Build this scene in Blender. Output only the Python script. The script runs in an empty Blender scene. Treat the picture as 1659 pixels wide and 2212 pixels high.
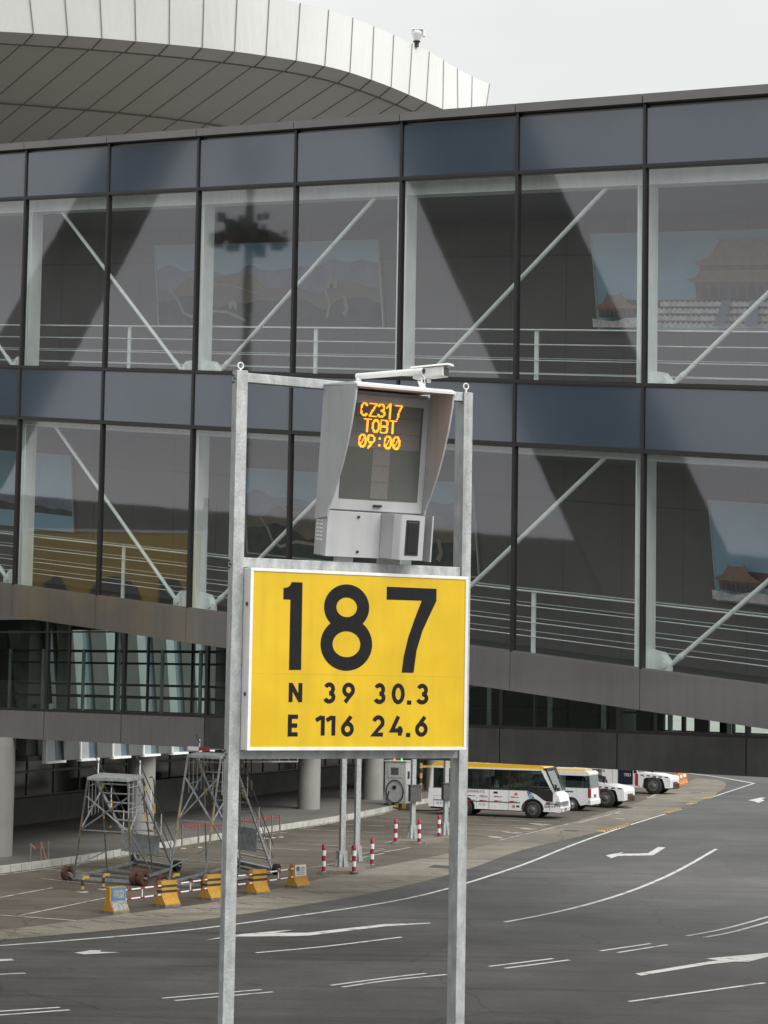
import bpy, bmesh, math, random
import numpy as np
from mathutils import Vector, Matrix
random.seed(7)
scn = bpy.context.scene
COL = scn.collection
# ------------------------------------------------------------------ camera
F, CX, CY, EYE = 4500.0, 829.5, 1106.0, 7.3          # focal length and centre in units of a 1659 x 2212 picture
PITCH, ROLL = math.atan((1460 - 1106) / F), 0.017
cam_d = bpy.data.cameras.new('camera'); cam = bpy.data.objects.new('camera', cam_d); COL.objects.link(cam)
cam_d.sensor_fit = 'HORIZONTAL'; cam_d.sensor_width = 36; cam_d.lens = 36 * F / 1659
cam_d.clip_start = 0.5; cam_d.clip_end = 4000
RM = Matrix.Rotation(math.pi / 2 + PITCH, 4, 'X') @ Matrix.Rotation(ROLL, 4, 'Z')
cam.matrix_world = Matrix.Translation((0, 0, EYE)) @ RM
scn.camera = cam
# ------------------------------------------------------------------ world, sun, exposure
SUN_EL, SUN_AZ = math.radians(42), math.radians(135)     # azimuth measured from +Y (view direction) towards +X
w = bpy.data.worlds.new('World'); scn.world = w; w.use_nodes = True
wn, wl = w.node_tree.nodes, w.node_tree.links
bg = wn['Background']; bg.inputs[1].default_value = 0.1
sky = wn.new('ShaderNodeTexSky'); sky.sky_type = 'NISHITA'; sky.sun_disc = False
sky.sun_elevation = SUN_EL; sky.sun_rotation = SUN_AZ; sky.dust_density = 4
hs = wn.new('ShaderNodeHueSaturation'); hs.inputs['Saturation'].default_value = 0.15
wl.new(sky.outputs[0], hs.inputs['Color'])
tc = wn.new('ShaderNodeTexCoord'); mp = wn.new('ShaderNodeMapping'); mp.inputs['Scale'].default_value = (1, 1, 3)
ns = wn.new('ShaderNodeTexNoise'); ns.inputs['Scale'].default_value = 3; ns.inputs['Detail'].default_value = 4; ns.inputs['Roughness'].default_value = 0.45
wl.new(tc.outputs['Generated'], mp.inputs[0]); wl.new(mp.outputs[0], ns.inputs['Vector'])
cr = wn.new('ShaderNodeValToRGB'); cr.color_ramp.elements[0].position = 0.35; cr.color_ramp.elements[1].position = 0.7
cr.color_ramp.elements[0].color = (6.2, 6.3, 6.3, 1); cr.color_ramp.elements[1].color = (7.3, 7.4, 7.35, 1)
wl.new(ns.outputs[0], cr.inputs[0])
mx = wn.new('ShaderNodeMixRGB'); mx.inputs[0].default_value = 0.96
wl.new(hs.outputs[0], mx.inputs[1]); wl.new(cr.outputs[0], mx.inputs[2]); wl.new(mx.outputs[0], bg.inputs[0])
sd = bpy.data.lights.new('sun', 'SUN'); sd.energy = 2.2; sd.angle = math.radians(45); sd.color = (1, 0.97, 0.93)
so = bpy.data.objects.new('sun', sd); COL.objects.link(so)
sv = Vector((math.sin(SUN_AZ) * math.cos(SUN_EL), math.cos(SUN_AZ) * math.cos(SUN_EL), math.sin(SUN_EL)))
so.rotation_euler = sv.to_track_quat('Z', 'Y').to_euler(); so.location = (30, -40, 60)
scn.view_settings.view_transform = 'Standard'; scn.view_settings.look = 'None'
scn.view_settings.gamma = 1; scn.view_settings.exposure = 0.45; scn.view_settings.use_curve_mapping = False
scn.cycles.max_bounces = 8; scn.cycles.transparent_max_bounces = 24

# ------------------------------------------------------------------ geometry helpers
Cv = Vector((0, 0, EYE)); R3 = RM.to_3x3()
def ray(x, y): return R3 @ Vector(((x - CX) / F, -(y - CY) / F, -1))
def G(x, y, h=0.0):
    r = ray(x, y); return Cv + r * ((h - EYE) / r.z)
def D(x, y, d):
    r = ray(x, y); return Cv + r * (d / r.y)
class Plane:                                              # vertical plane whose level lines run towards one vanishing point
    def __init__(s, px, py, depth, vx, vy, level=False):
        s.P = D(px, py, depth); d = ray(vx, vy); hl = math.hypot(d.x, d.y)
        s.h = Vector((d.x / hl, d.y / hl, 0)); s.s = 0 if level else d.z / hl
        s.n = Vector((-s.h.y, s.h.x, 0))
        if s.n.y < 0: s.n = -s.n
    def uv(s, x, y, w=0):
        r = ray(x, y); P = s.P + s.n * w; t = (P - Cv).dot(s.n) / r.dot(s.n); q = Cv + r * t - s.P
        u = q.dot(s.h); return u, q.z - s.s * u
    def pt(s, u, v, w=0): return s.P + s.h * u + s.n * w + Vector((0, 0, s.s * u + v))

class MB:
    def __init__(s, xf=None): s.v, s.f, s.m, s.xf, s.sm = [], [], [], xf, set()
    def add(s, pts, faces, m=0, smooth=False):
        b = len(s.v)
        s.v += [tuple(s.xf(*p)) if s.xf else tuple(p) for p in pts]
        for f in faces:
            if smooth: s.sm.add(len(s.f))
            s.f.append(tuple(b + i for i in f)); s.m.append(m)
        return s
    def hexa(s, p, m=0): return s.add(p, [(0, 3, 2, 1), (4, 5, 6, 7), (0, 1, 5, 4), (1, 2, 6, 5), (2, 3, 7, 6), (3, 0, 4, 7)], m)
    def box(s, x0, x1, y0, y1, z0, z1, m=0):
        return s.hexa([(x0, y0, z0), (x1, y0, z0), (x1, y1, z0), (x0, y1, z0), (x0, y0, z1), (x1, y0, z1), (x1, y1, z1), (x0, y1, z1)], m)
    def prism(s, poly, ext, m=0, mside=None):             # poly: 3d points in order, ext: extrusion vector
        n = len(poly); e = Vector(ext)
        a = [tuple(Vector(p)) for p in poly]; b = [tuple(Vector(p) + e) for p in poly]
        s.add(a + b, [tuple(range(n))[::-1], tuple(range(n, 2 * n))], m)
        return s.add(a + b, [(i, (i + 1) % n, n + (i + 1) % n, n + i) for i in range(n)], m if mside is None else mside)
    def tube(s, p0, p1, r, n=10, r1=None, m=0, caps=True):
        p0, p1 = Vector(p0), Vector(p1); r1 = r if r1 is None else r1; d = (p1 - p0).normalized()
        a = d.orthogonal().normalized(); b = d.cross(a); pts = []
        for p, rr in ((p0, r), (p1, r1)):
            for i in range(n):
                t = 2 * math.pi * i / n; pts.append(tuple(p + (a * math.cos(t) + b * math.sin(t)) * rr))
        s.add(pts, [(i, (i + 1) % n, n + (i + 1) % n, n + i) for i in range(n)], m, smooth=n > 6)
        if caps: s.add(pts, [tuple(range(n))[::-1], tuple(range(n, 2 * n))], m)
        return s
    def path(s, pts, r, n=8, m=0):
        for a, b in zip(pts, pts[1:]): s.tube(a, b, r, n, m=m)
        return s
    def bar(s, p0, p1, w, h, m=0, up=(0, 0, 1)):          # rectangular bar, w sideways, h along up
        p0, p1 = Vector(p0), Vector(p1); d = (p1 - p0).normalized(); u = Vector(up)
        sd_ = d.cross(u)
        if sd_.length < 1e-4: sd_ = Vector((1, 0, 0))
        sd_.normalize(); u = sd_.cross(d).normalized(); a, b = sd_ * w / 2, u * h / 2
        return s.hexa([tuple(q) for q in (p0 - a - b, p0 + a - b, p0 + a + b, p0 - a + b, p1 - a - b, p1 + a - b, p1 + a + b, p1 - a + b)], m)
    def lathe(s, prof, c=(0, 0, 0), n=16, axis='z', m=0):
        pts = []
        for r, h in prof:
            for i in range(n):
                t = 2 * math.pi * i / n; a, b = r * math.cos(t), r * math.sin(t)
                q = {'z': (a, b, h), 'y': (a, h, b), 'x': (h, a, b)}[axis]
                pts.append((q[0] + c[0], q[1] + c[1], q[2] + c[2]))
        k = len(prof)
        s.add(pts, [(j * n + i, j * n + (i + 1) % n, (j + 1) * n + (i + 1) % n, (j + 1) * n + i) for j in range(k - 1) for i in range(n)], m, smooth=True)
        return s.add(pts, [tuple(range(n))[::-1], tuple(range((k - 1) * n, k * n))], m)
    def build(s, name, mats, parent=None, bevel=0, origin=None, recalc=True):
        me = bpy.data.meshes.new(name)
        v = s.v if origin is None else [tuple(Vector(p) - Vector(origin)) for p in s.v]
        me.from_pydata(v, [], s.f)
        if not isinstance(mats, (list, tuple)): mats = [mats]
        for m in mats: me.materials.append(m)
        for i, p in enumerate(me.polygons):
            p.material_index = s.m[i]
            if i in s.sm: p.use_smooth = True
        if recalc:
            bm = bmesh.new(); bm.from_mesh(me); bmesh.ops.recalc_face_normals(bm, faces=bm.faces); bm.to_mesh(me); bm.free()
        o = bpy.data.objects.new(name, me); COL.objects.link(o)
        if parent is not None: o.parent = parent
        elif origin is not None: o.location = origin
        if bevel:
            b = o.modifiers.new('bevel', 'BEVEL'); b.width = bevel; b.segments = 2; b.limit_method = 'ANGLE'; b.angle_limit = math.radians(40)
        return o
def tag(o, label, cat, group=None, kind=None):
    o['label'] = label; o['category'] = cat
    if group: o['group'] = group
    if kind: o['kind'] = kind
    return o
def thing(name, label, cat, loc=(0, 0, 0), rz=0, group=None, kind=None):
    o = bpy.data.objects.new(name, None); COL.objects.link(o); o.empty_display_size = 0.3
    o.location = loc; o.rotation_euler = (0, 0, rz)
    return tag(o, label, cat, group, kind)
def dup(root, loc, rz, label, cat=None):
    r = root.copy(); COL.objects.link(r); r.location = loc; r.rotation_euler = (0, 0, rz); r['label'] = label
    for ch in root.children:
        c = ch.copy(); COL.objects.link(c); c.parent = r
        for g in ch.children:
            d_ = g.copy(); COL.objects.link(d_); d_.parent = c
    return r
def struct(o): o['kind'] = 'structure'; return o

# ------------------------------------------------------------------ materials
def mat(name, col, rough=0.6, metal=0.0, var=0.0, scale=3.0, bump=0.0, spec=0.5, col2=None, stretch=(1, 1, 1), detail=5, rvar=0.0, coat=0.0, clamp=(0.35, 0.65), streak=0.0):
    m = bpy.data.materials.new(name); m.use_nodes = True; n, l = m.node_tree.nodes, m.node_tree.links
    b = n['Principled BSDF']; b.inputs['Base Color'].default_value = (*col, 1); b.inputs['Roughness'].default_value = rough
    b.inputs['Metallic'].default_value = metal; b.inputs['Specular IOR Level'].default_value = spec; b.inputs['Coat Weight'].default_value = coat; b.inputs['Coat Roughness'].default_value = 0.06
    if var or bump or col2 or rvar:
        t = n.new('ShaderNodeTexCoord'); mp_ = n.new('ShaderNodeMapping'); mp_.inputs['Scale'].default_value = stretch
        l.new(t.outputs['Object'], mp_.inputs[0])
        x = n.new('ShaderNodeTexNoise'); x.inputs['Scale'].default_value = scale; x.inputs['Detail'].default_value = detail; x.inputs['Roughness'].default_value = 0.6
        l.new(mp_.outputs[0], x.inputs['Vector'])
        r = n.new('ShaderNodeValToRGB'); r.color_ramp.elements[0].position, r.color_ramp.elements[1].position = clamp
        c2 = col2 if col2 else tuple(c * (1 - var) for c in col); c1 = col if col2 else tuple(min(1, c * (1 + var)) for c in col)
        r.color_ramp.elements[0].color = (*c2, 1); r.color_ramp.elements[1].color = (*c1, 1)
        l.new(x.outputs[0], r.inputs[0]); out = r.outputs[0]
        if streak:
            m2 = n.new('ShaderNodeMapping'); m2.inputs['Scale'].default_value = (6, 6, 0.35); l.new(t.outputs['Object'], m2.inputs[0])
            x3 = n.new('ShaderNodeTexNoise'); x3.inputs['Scale'].default_value = 1.5; x3.inputs['Detail'].default_value = 4; l.new(m2.outputs[0], x3.inputs['Vector'])
            mr3 = n.new('ShaderNodeMapRange'); mr3.inputs[1].default_value = 0.45; mr3.inputs[2].default_value = 0.75
            mr3.inputs[3].default_value = 1; mr3.inputs[4].default_value = 1 - streak; l.new(x3.outputs[0], mr3.inputs[0])
            mm = n.new('ShaderNodeMixRGB'); mm.blend_type = 'MULTIPLY'; mm.inputs[0].default_value = 1
            l.new(out, mm.inputs[1]); l.new(mr3.outputs[0], mm.inputs[2]); out = mm.outputs[0]
        l.new(out, b.inputs['Base Color'])
        if rvar:
            mr = n.new('ShaderNodeMapRange'); mr.inputs[3].default_value = rough - rvar; mr.inputs[4].default_value = rough + rvar
            l.new(x.outputs[0], mr.inputs[0]); l.new(mr.outputs[0], b.inputs['Roughness'])
        if bump:
            x2 = n.new('ShaderNodeTexNoise'); x2.inputs['Scale'].default_value = scale * 6; x2.inputs['Detail'].default_value = 3
            l.new(mp_.outputs[0], x2.inputs['Vector'])
            bp = n.new('ShaderNodeBump'); bp.inputs['Strength'].default_value = bump; bp.inputs['Distance'].default_value = 0.02
            l.new(x2.outputs[0], bp.inputs['Height']); l.new(bp.outputs[0], b.inputs['Normal'])
    return m
def glass(name, tint, refl, rough=0.0, base=0.08, wavy=0):        # thin pane: see-through tint with a fresnel-weighted mirror
    m = bpy.data.materials.new(name); m.use_nodes = True; n, l = m.node_tree.nodes, m.node_tree.links
    n.remove(n['Principled BSDF']); o = n['Material Output']
    t = n.new('ShaderNodeBsdfTransparent'); t.inputs[0].default_value = (*tint, 1)
    g = n.new('ShaderNodeBsdfGlossy'); g.inputs['Roughness'].default_value = rough; g.inputs[0].default_value = (*refl, 1)
    lw = n.new('ShaderNodeLayerWeight'); lw.inputs[0].default_value = 0.5
    pw = n.new('ShaderNodeMath'); pw.operation = 'POWER'; pw.inputs[1].default_value = 4; l.new(lw.outputs['Facing'], pw.inputs[0])
    mr = n.new('ShaderNodeMapRange'); mr.inputs[3].default_value = base; mr.inputs[4].default_value = 1; l.new(pw.outputs[0], mr.inputs[0])
    if wavy:                                              # slight pillowing of the panes
        tc_ = n.new('ShaderNodeTexCoord'); nz = n.new('ShaderNodeTexNoise'); nz.inputs['Scale'].default_value = .9; nz.inputs['Detail'].default_value = 2
        bp = n.new('ShaderNodeBump'); bp.inputs['Strength'].default_value = wavy; bp.inputs['Distance'].default_value = .05
        l.new(tc_.outputs['Object'], nz.inputs['Vector']); l.new(nz.outputs[0], bp.inputs['Height']); l.new(bp.outputs[0], g.inputs['Normal'])
    mx_ = n.new('ShaderNodeMixShader'); l.new(mr.outputs[0], mx_.inputs[0]); l.new(t.outputs[0], mx_.inputs[1]); l.new(g.outputs[0], mx_.inputs[2])
    l.new(mx_.outputs[0], o.inputs[0]); return m
def emit(name, col, s):
    m = bpy.data.materials.new(name); m.use_nodes = True; b = m.node_tree.nodes['Principled BSDF']
    b.inputs['Base Color'].default_value = (*col, 1); b.inputs['Emission Color'].default_value = (*col, 1); b.inputs['Emission Strength'].default_value = s
    return m
M = dict(
    galv=mat('galvanised_steel', (0.42, 0.44, 0.44), 0.5, 0.35, 0.22, 14, 0.25, stretch=(1, 1, 0.5), rvar=0.12, clamp=(0.3, 0.7), streak=0.35),
    steel=mat('platform_steel', (0.36, 0.385, 0.39), 0.55, 0.3, 0.3, 5, clamp=(0.3, 0.7)),
    steel_dark=mat('dark_steel', (0.06, 0.065, 0.065), 0.5, 0.3, 0.3, 6),
    white_steel=mat('white_green_painted_steel', (0.88, 0.92, 0.90), 0.45, 0, 0.06, 2, streak=0.1),
    white_alu=mat('white_aluminium', (0.80, 0.80, 0.78), 0.4, 0, 0.05, 6, streak=0.15),
    yellow_sign=mat('yellow_sign_face', (0.68, 0.445, 0.008), 0.35, 0, 0.06, 2.2, rvar=0.10, streak=0.12),
    black_paint=mat('black_lettering', (0.010, 0.010, 0.012), 0.6, 0, 0.2, 6, spec=0.2),
    unit=mat('display_housing_grey', (0.45, 0.46, 0.47), 0.5, 0.1, 0.06, 3, streak=0.12),
    unit_lip=mat('display_hood_white', (0.72, 0.73, 0.72), 0.45, 0, 0.04, 3),
    screen=mat('display_screen', (0.095, 0.10, 0.09), 0.25, 0, 0.1, 2),
    screen_led=mat('led_panel', (0.15, 0.14, 0.13), 0.35, 0, 0.12, 60),
    lens=mat('dark_lens', (0.02, 0.02, 0.022), 0.1),
    white=mat('white_paint', (0.78, 0.78, 0.77), 0.35, 0, 0.05, 1.2, streak=0.08),
    veh=mat('vehicle_white_paint', (0.80, 0.81, 0.82), 0.28, 0, 0.05, 0.9, coat=0.4, streak=0.12),
    veh_y=mat('vehicle_yellow_paint', (0.80, 0.47, 0.02), 0.3, 0, 0.04, 1, coat=0.4),
    rubber=mat('rubber', (0.018, 0.018, 0.018), 0.75, 0, 0.3, 8),
    hub=mat('wheel_rim', (0.33, 0.33, 0.33), 0.4, 0.5, 0.3, 10),
    hub_dark=mat('dirty_wheel_rim', (0.11, 0.11, 0.105), 0.6, 0.2, 0.4, 10),
    black=mat('black_plastic', (0.02, 0.02, 0.02), 0.45),
    red=mat('red_paint', (0.32, 0.02, 0.035), 0.4, 0, 0.15, 8),
    orange=mat('orange_lens', (0.6, 0.14, 0.02), 0.3),
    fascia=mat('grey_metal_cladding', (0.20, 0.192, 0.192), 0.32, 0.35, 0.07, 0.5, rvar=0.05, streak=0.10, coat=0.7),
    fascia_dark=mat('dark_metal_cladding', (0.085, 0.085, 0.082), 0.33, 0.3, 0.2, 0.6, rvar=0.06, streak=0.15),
    spandrel=mat('blue_spandrel_glass', (0.045, 0.068, 0.10), 0.12, 0, 0.12, 0.4, spec=1.0, coat=0.6),
    mullion=mat('dark_mullion', (0.035, 0.033, 0.033), 0.35, 0.3),
    cap=mat('roof_capping', (0.20, 0.195, 0.19), 0.4, 0.4, 0.1, 0.7),
    inwall=mat('corridor_inner_wall', (0.17, 0.155, 0.152), 0.6, 0, 0.06, 0.6),
    inceil=mat('corridor_ceiling', (0.24, 0.24, 0.235), 0.7, 0, 0.04, 0.5),
    infloor=mat('corridor_floor', (0.12, 0.125, 0.12), 0.4, 0, 0.1, 0.5),
    concrete=mat('column_concrete', (0.27, 0.27, 0.25), 0.8, 0, 0.06, 1.0, 0.2, streak=0.08),
    soffit=mat('roof_soffit_panel', (0.64, 0.64, 0.615), 0.5, 0, 0.04, 0.15),
    roofw=mat('roof_fascia_white', (0.74, 0.76, 0.735), 0.45, 0, 0.03, 0.3, streak=0.04),
    joint=mat('panel_joint', (0.06, 0.06, 0.055), 0.7),
    seam=mat('roof_seam', (0.16, 0.16, 0.15), 0.7),
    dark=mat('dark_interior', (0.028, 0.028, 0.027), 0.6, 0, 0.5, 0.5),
    win_dark=mat('dark_window', (0.018, 0.02, 0.02), 0.08, 0, 0.3, 0.5, spec=0.8),
    wallgrey=mat('plinth_wall', (0.085, 0.085, 0.08), 0.8, 0, 0.12, 0.8, streak=0.2),
    facade_light=mat('facade_light_panel', (0.38, 0.43, 0.44), 0.25, 0.2, 0.12, 0.3),
    facade_dark=mat('facade_dark_fin', (0.10, 0.105, 0.10), 0.5, 0.1, 0.2, 0.4),
    facade_blue=mat('facade_blue_glass', (0.10, 0.14, 0.17), 0.1, 0, 0.2, 0.4, spec=0.9),
    asphalt=mat('asphalt', (0.088, 0.087, 0.081), 0.6, 0, 0.24, 0.14, 0.35, detail=14, stretch=(1, .6, 1), clamp=(0.3, 0.7)),
    lot=mat('yard_paving', (0.155, 0.142, 0.125), 0.8, 0, 0, 0.09, 0.3, col2=(0.075, 0.07, 0.063), detail=12, clamp=(0.3, 0.62)),
    strip=mat('concrete_gutter', (0.25, 0.225, 0.19), 0.85, 0, 0, 0.35, 0.3, col2=(0.14, 0.128, 0.11), detail=12, clamp=(0.3, 0.68)),
    apron=mat('apron_concrete', (0.62, 0.61, 0.57), 0.9, 0, 0.1, 0.02),
    paving=mat('pavement', (0.13, 0.12, 0.108), 0.85, 0, 0.15, 0.5, 0.2, detail=10),
    kerb=mat('kerb_stone', (0.48, 0.47, 0.43), 0.8, 0, 0.2, 0.9, 0.2),
    line=mat('road_paint', (0.64, 0.64, 0.60), 0.6, 0, 0, 2.4, col2=(0.28, 0.28, 0.26), detail=14, clamp=(0.34, 0.48)),
    line_worn=mat('worn_road_paint', (0.46, 0.45, 0.40), 0.7, 0, 0, 1.8, col2=(0.14, 0.135, 0.12), detail=12, clamp=(0.36, 0.52)),
    conc_y=mat('yellow_painted_concrete', (0.50, 0.27, 0.03), 0.7, 0, 0, 5, 0.3, col2=(0.36, 0.18, 0.03), detail=10, clamp=(0.25, 0.5), streak=0.25),
    black_y=mat('black_stripe_paint', (0.035, 0.035, 0.03), 0.6, 0, 0.4, 6),
    plas_o=mat('orange_plastic', (0.50, 0.20, 0.05), 0.5, 0, 0.1, 3),
    rust=mat('rusty_wheel', (0.10, 0.045, 0.035), 0.85, 0, 0.4, 9),
    yell2=mat('faded_yellow_sleeve', (0.42, 0.36, 0.20), 0.7, 0, 0.3, 6),
    yell=mat('yellow_paint', (0.46, 0.31, 0.05), 0.5, 0, 0.2, 6),
    bluep=mat('blue_poster', (0.05, 0.20, 0.42), 0.4, 0, 0.1, 5),
    silver=mat('silver_foil', (0.5, 0.5, 0.48), 0.3, 0.7, 0.4, 12),
    box=mat('steel_box_grey', (0.10, 0.10, 0.095), 0.45, 0.4, 0.15, 4),
    cab=mat('cabinet_grey', (0.45, 0.46, 0.44), 0.5, 0, 0.1, 4, streak=0.15),
    steel_mid=mat('handrail_steel', (0.14, 0.15, 0.15), 0.5, 0.3, 0.3, 6),
    stain=mat('chrome_post', (0.35, 0.34, 0.32), 0.3, 0.8),
    skin=mat('skin', (0.42, 0.24, 0.17), 0.6), hair=mat('black_hair', (0.01, 0.01, 0.01), 0.6),
    jacket=mat('red_jacket', (0.32, 0.02, 0.03), 0.8, 0, 0.2, 12), cloth=mat('curtain', (0.28, 0.27, 0.22), 0.9, 0, 0.2, 8),
    seat=mat('seat_fabric', (0.05, 0.12, 0.15), 0.9), dblue=mat('cab_door_blue', (0.012, 0.018, 0.03), 0.2),
    g_text=mat('grey_lettering', (0.28, 0.20, 0.20), 0.5), hitch=mat('hitch_steel', (0.12, 0.10, 0.07), 0.7, 0.3, 0.4, 9),
    pane=glass('corridor_glass', (0.93, 0.97, 0.96), (0.96, 0.95, 1.0), base=0.125, wavy=.012, rough=.028),
    pane2=glass('lower_corridor_glass', (0.48, 0.56, 0.52), (0.75, 0.85, 0.80), base=0.03),
    vglass=glass('vehicle_window_glass', (0.55, 0.60, 0.58), (0.9, 0.95, 0.95), base=0.05),
    led=emit('amber_led', (1.0, 0.36, 0.008), 1.5), rled=emit('red_lamp', (1, 0.10, 0.03), 3), gled=emit('green_lamp', (0.05, 1, 0.2), 2),
)
def ground_mat(m, dark, mid, tint, seed, streak_dir=0.45):
    n, l = m.node_tree.nodes, m.node_tree.links; b = n['Principled BSDF']
    t = n.new('ShaderNodeTexCoord'); prev = None
    def noise(sc, det, ro, st=(1, 1, 1), rot=0, off=0):
        mp_ = n.new('ShaderNodeMapping'); mp_.inputs['Scale'].default_value = st; mp_.inputs['Rotation'].default_value = (0, 0, rot); mp_.inputs['Location'].default_value = (off, seed, 0)
        l.new(t.outputs['Object'], mp_.inputs[0]); x = n.new('ShaderNodeTexNoise'); x.inputs['Scale'].default_value = sc; x.inputs['Detail'].default_value = det; x.inputs['Roughness'].default_value = ro
        l.new(mp_.outputs[0], x.inputs['Vector']); return x.outputs[0]
    def ramp(src, p0, p1, c0_, c1_):
        r_ = n.new('ShaderNodeValToRGB'); r_.color_ramp.elements[0].position = p0; r_.color_ramp.elements[1].position = p1
        r_.color_ramp.elements[0].color = (*c0_, 1); r_.color_ramp.elements[1].color = (*c1_, 1); l.new(src, r_.inputs[0]); return r_.outputs[0]
    def mul(a, b_, f=1.0):
        k_ = n.new('ShaderNodeMixRGB'); k_.blend_type = 'MULTIPLY'; k_.inputs[0].default_value = f; l.new(a, k_.inputs[1]); l.new(b_, k_.inputs[2]); return k_.outputs[0]
    W1 = (1, 1, 1)
    out = ramp(noise(.07, 6, .55), .34, .66, dark, mid)
    out = mul(out, ramp(noise(.5, 8, .7, off=9), .3, .62, (.72, .71, .69), (1.12, 1.11, 1.09)))
    out = mul(out, ramp(noise(9, 6, .8), .32, .68, (.70, .70, .70), (1.28, 1.28, 1.27)))
    out = mul(out, ramp(noise(.9, 5, .6, (.05, 1.6, 1), streak_dir), .50, .66, W1, (.62, .62, .62)))       # tyre rub along the lane
    out = mul(out, ramp(noise(.8, 4, .6, (.06, 2.6, 1), streak_dir + .5, 5), .55, .7, W1, (.72, .72, .72)))
    out = mul(out, ramp(noise(1.3, 3, .5, off=31), .66, .72, W1, tint))                                     # oil spots
    v = n.new('ShaderNodeTexVoronoi'); v.feature = 'DISTANCE_TO_EDGE'; v.inputs['Scale'].default_value = .11; mpv = n.new('ShaderNodeMapping'); l.new(t.outputs['Object'], mpv.inputs[0])
    nz = n.new('ShaderNodeTexNoise'); nz.inputs['Scale'].default_value = .6; va = n.new('ShaderNodeMixRGB'); va.blend_type = 'ADD'; va.inputs[0].default_value = 1
    l.new(mpv.outputs[0], va.inputs[1]); l.new(t.outputs['Object'], nz.inputs['Vector']); l.new(nz.outputs['Color'], va.inputs[2]); l.new(va.outputs[0], v.inputs['Vector'])
    out = mul(out, ramp(v.outputs['Distance'], .001, .004, (.45, .45, .45), W1))                            # sealed cracks
    l.new(out, b.inputs['Base Color'])
    bp = n.new('ShaderNodeBump'); bp.inputs['Strength'].default_value = .4; bp.inputs['Distance'].default_value = .01; l.new(noise(40, 4, .7), bp.inputs['Height']); l.new(bp.outputs[0], b.inputs['Normal'])
ground_mat(M['asphalt'], (.046, .045, .042), (.112, .110, .104), (.6, .6, .6), 3, -.15)
ground_mat(M['lot'], (.075, .062, .048), (.175, .148, .118), (.55, .52, .5), 17, .5)
ground_mat(M['strip'], (.15, .135, .11), (.29, .262, .22), (.6, .58, .55), 29, -.7)
P_ = dict(
    sky=mat('poster_sky', (0.34, 0.54, 0.68), 0.5, 0, 0.1, 0.5), m1=mat('poster_far_hills', (0.24, 0.27, 0.36), 0.6, 0, 0.15, 2),
    m2=mat('poster_mid_hills', (0.17, 0.18, 0.17), 0.6, 0, 0, 1.6, col2=(0.30, 0.22, 0.14), detail=12), m3=mat('poster_near_hills', (0.07, 0.085, 0.075), 0.6, 0, 0.5, 1.8, detail=12),
    wall=mat('poster_wall', (0.38, 0.34, 0.28), 0.6, 0, 0.2, 6), roof=mat('poster_roof', (0.34, 0.215, 0.165), 0.6, 0, 0.15, 8),
    redw=mat('poster_red_wall', (0.22, 0.11, 0.10), 0.6, 0, 0.3, 9), marble=mat('poster_marble', (0.72, 0.66, 0.66), 0.6, 0, 0.25, 9), frame=mat('poster_frame', (0.5, 0.55, 0.53), 0.4))

# ------------------------------------------------------------------ stroke lettering
def arc(cx, cy, rx, ry, a0, a1, n=14): return [(cx + rx * math.cos(math.radians(a0 + (a1 - a0) * i / n)), cy + ry * math.sin(math.radians(a0 + (a1 - a0) * i / n))) for i in range(n + 1)]
GL = {
    '0': [arc(.5, .5, .5, .5, 90, 450, 28)], '1': [[(.05, .80), (.42, 1.0)], [(.5, 1.06), (.5, -.06)]],
    '2': [arc(.5, .70, .46, .30, 165, -25) + [(.04, 0.0), (1.0, 0.0)]],
    '3': [arc(.47, .74, .42, .26, 155, -90), arc(.47, .25, .48, .25, 88, -160)],
    '4': [[(.62, 1.06), (.0, .24), (1.06, .24)], [(.78, .48), (.78, -.06)]],
    '6': [arc(.5, .31, .48, .31, 0, 360, 24), [(.86, 1.04), (.07, .45)]], '9': [arc(.5, .69, .48, .31, 0, 360, 24), [(.14, -.04), (.93, .55)]],
    '7': [[(0, 1), (1, 1), (.6, .5), (.42, -.06)]], 'N': [[(0, -.06), (0, 1.06)], [(0.02, .98), (.98, .02)], [(1, -.06), (1, 1.06)]],
    'E': [[(1, 1), (0, 1), (0, 0), (1, 0)], [(0, .5), (.92, .5)]], '.': [[(.15, -.02), (.85, -.02)]],
    'C': [arc(.5, .5, .5, .5, 40, 320, 20)], 'Z': [[(0, 1), (1, 1), (0, 0), (1, 0)]], 'T': [[(0, 1), (1, 1)], [(.5, 1), (.5, 0)]],
    'O': [arc(.5, .5, .45, .5, 90, 450, 28)], 'B': [[(0, 0), (0, 1), (.7, 1)], [(0, .52), (.7, .52)], [(0, 0), (.7, 0)], arc(.7, .76, .25, .24, 90, -90, 8), arc(.7, .26, .3, .26, 90, -90, 8)],
    ':': [[(.5, .78), (.5, .72)], [(.5, .24), (.5, .18)]]}
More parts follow.
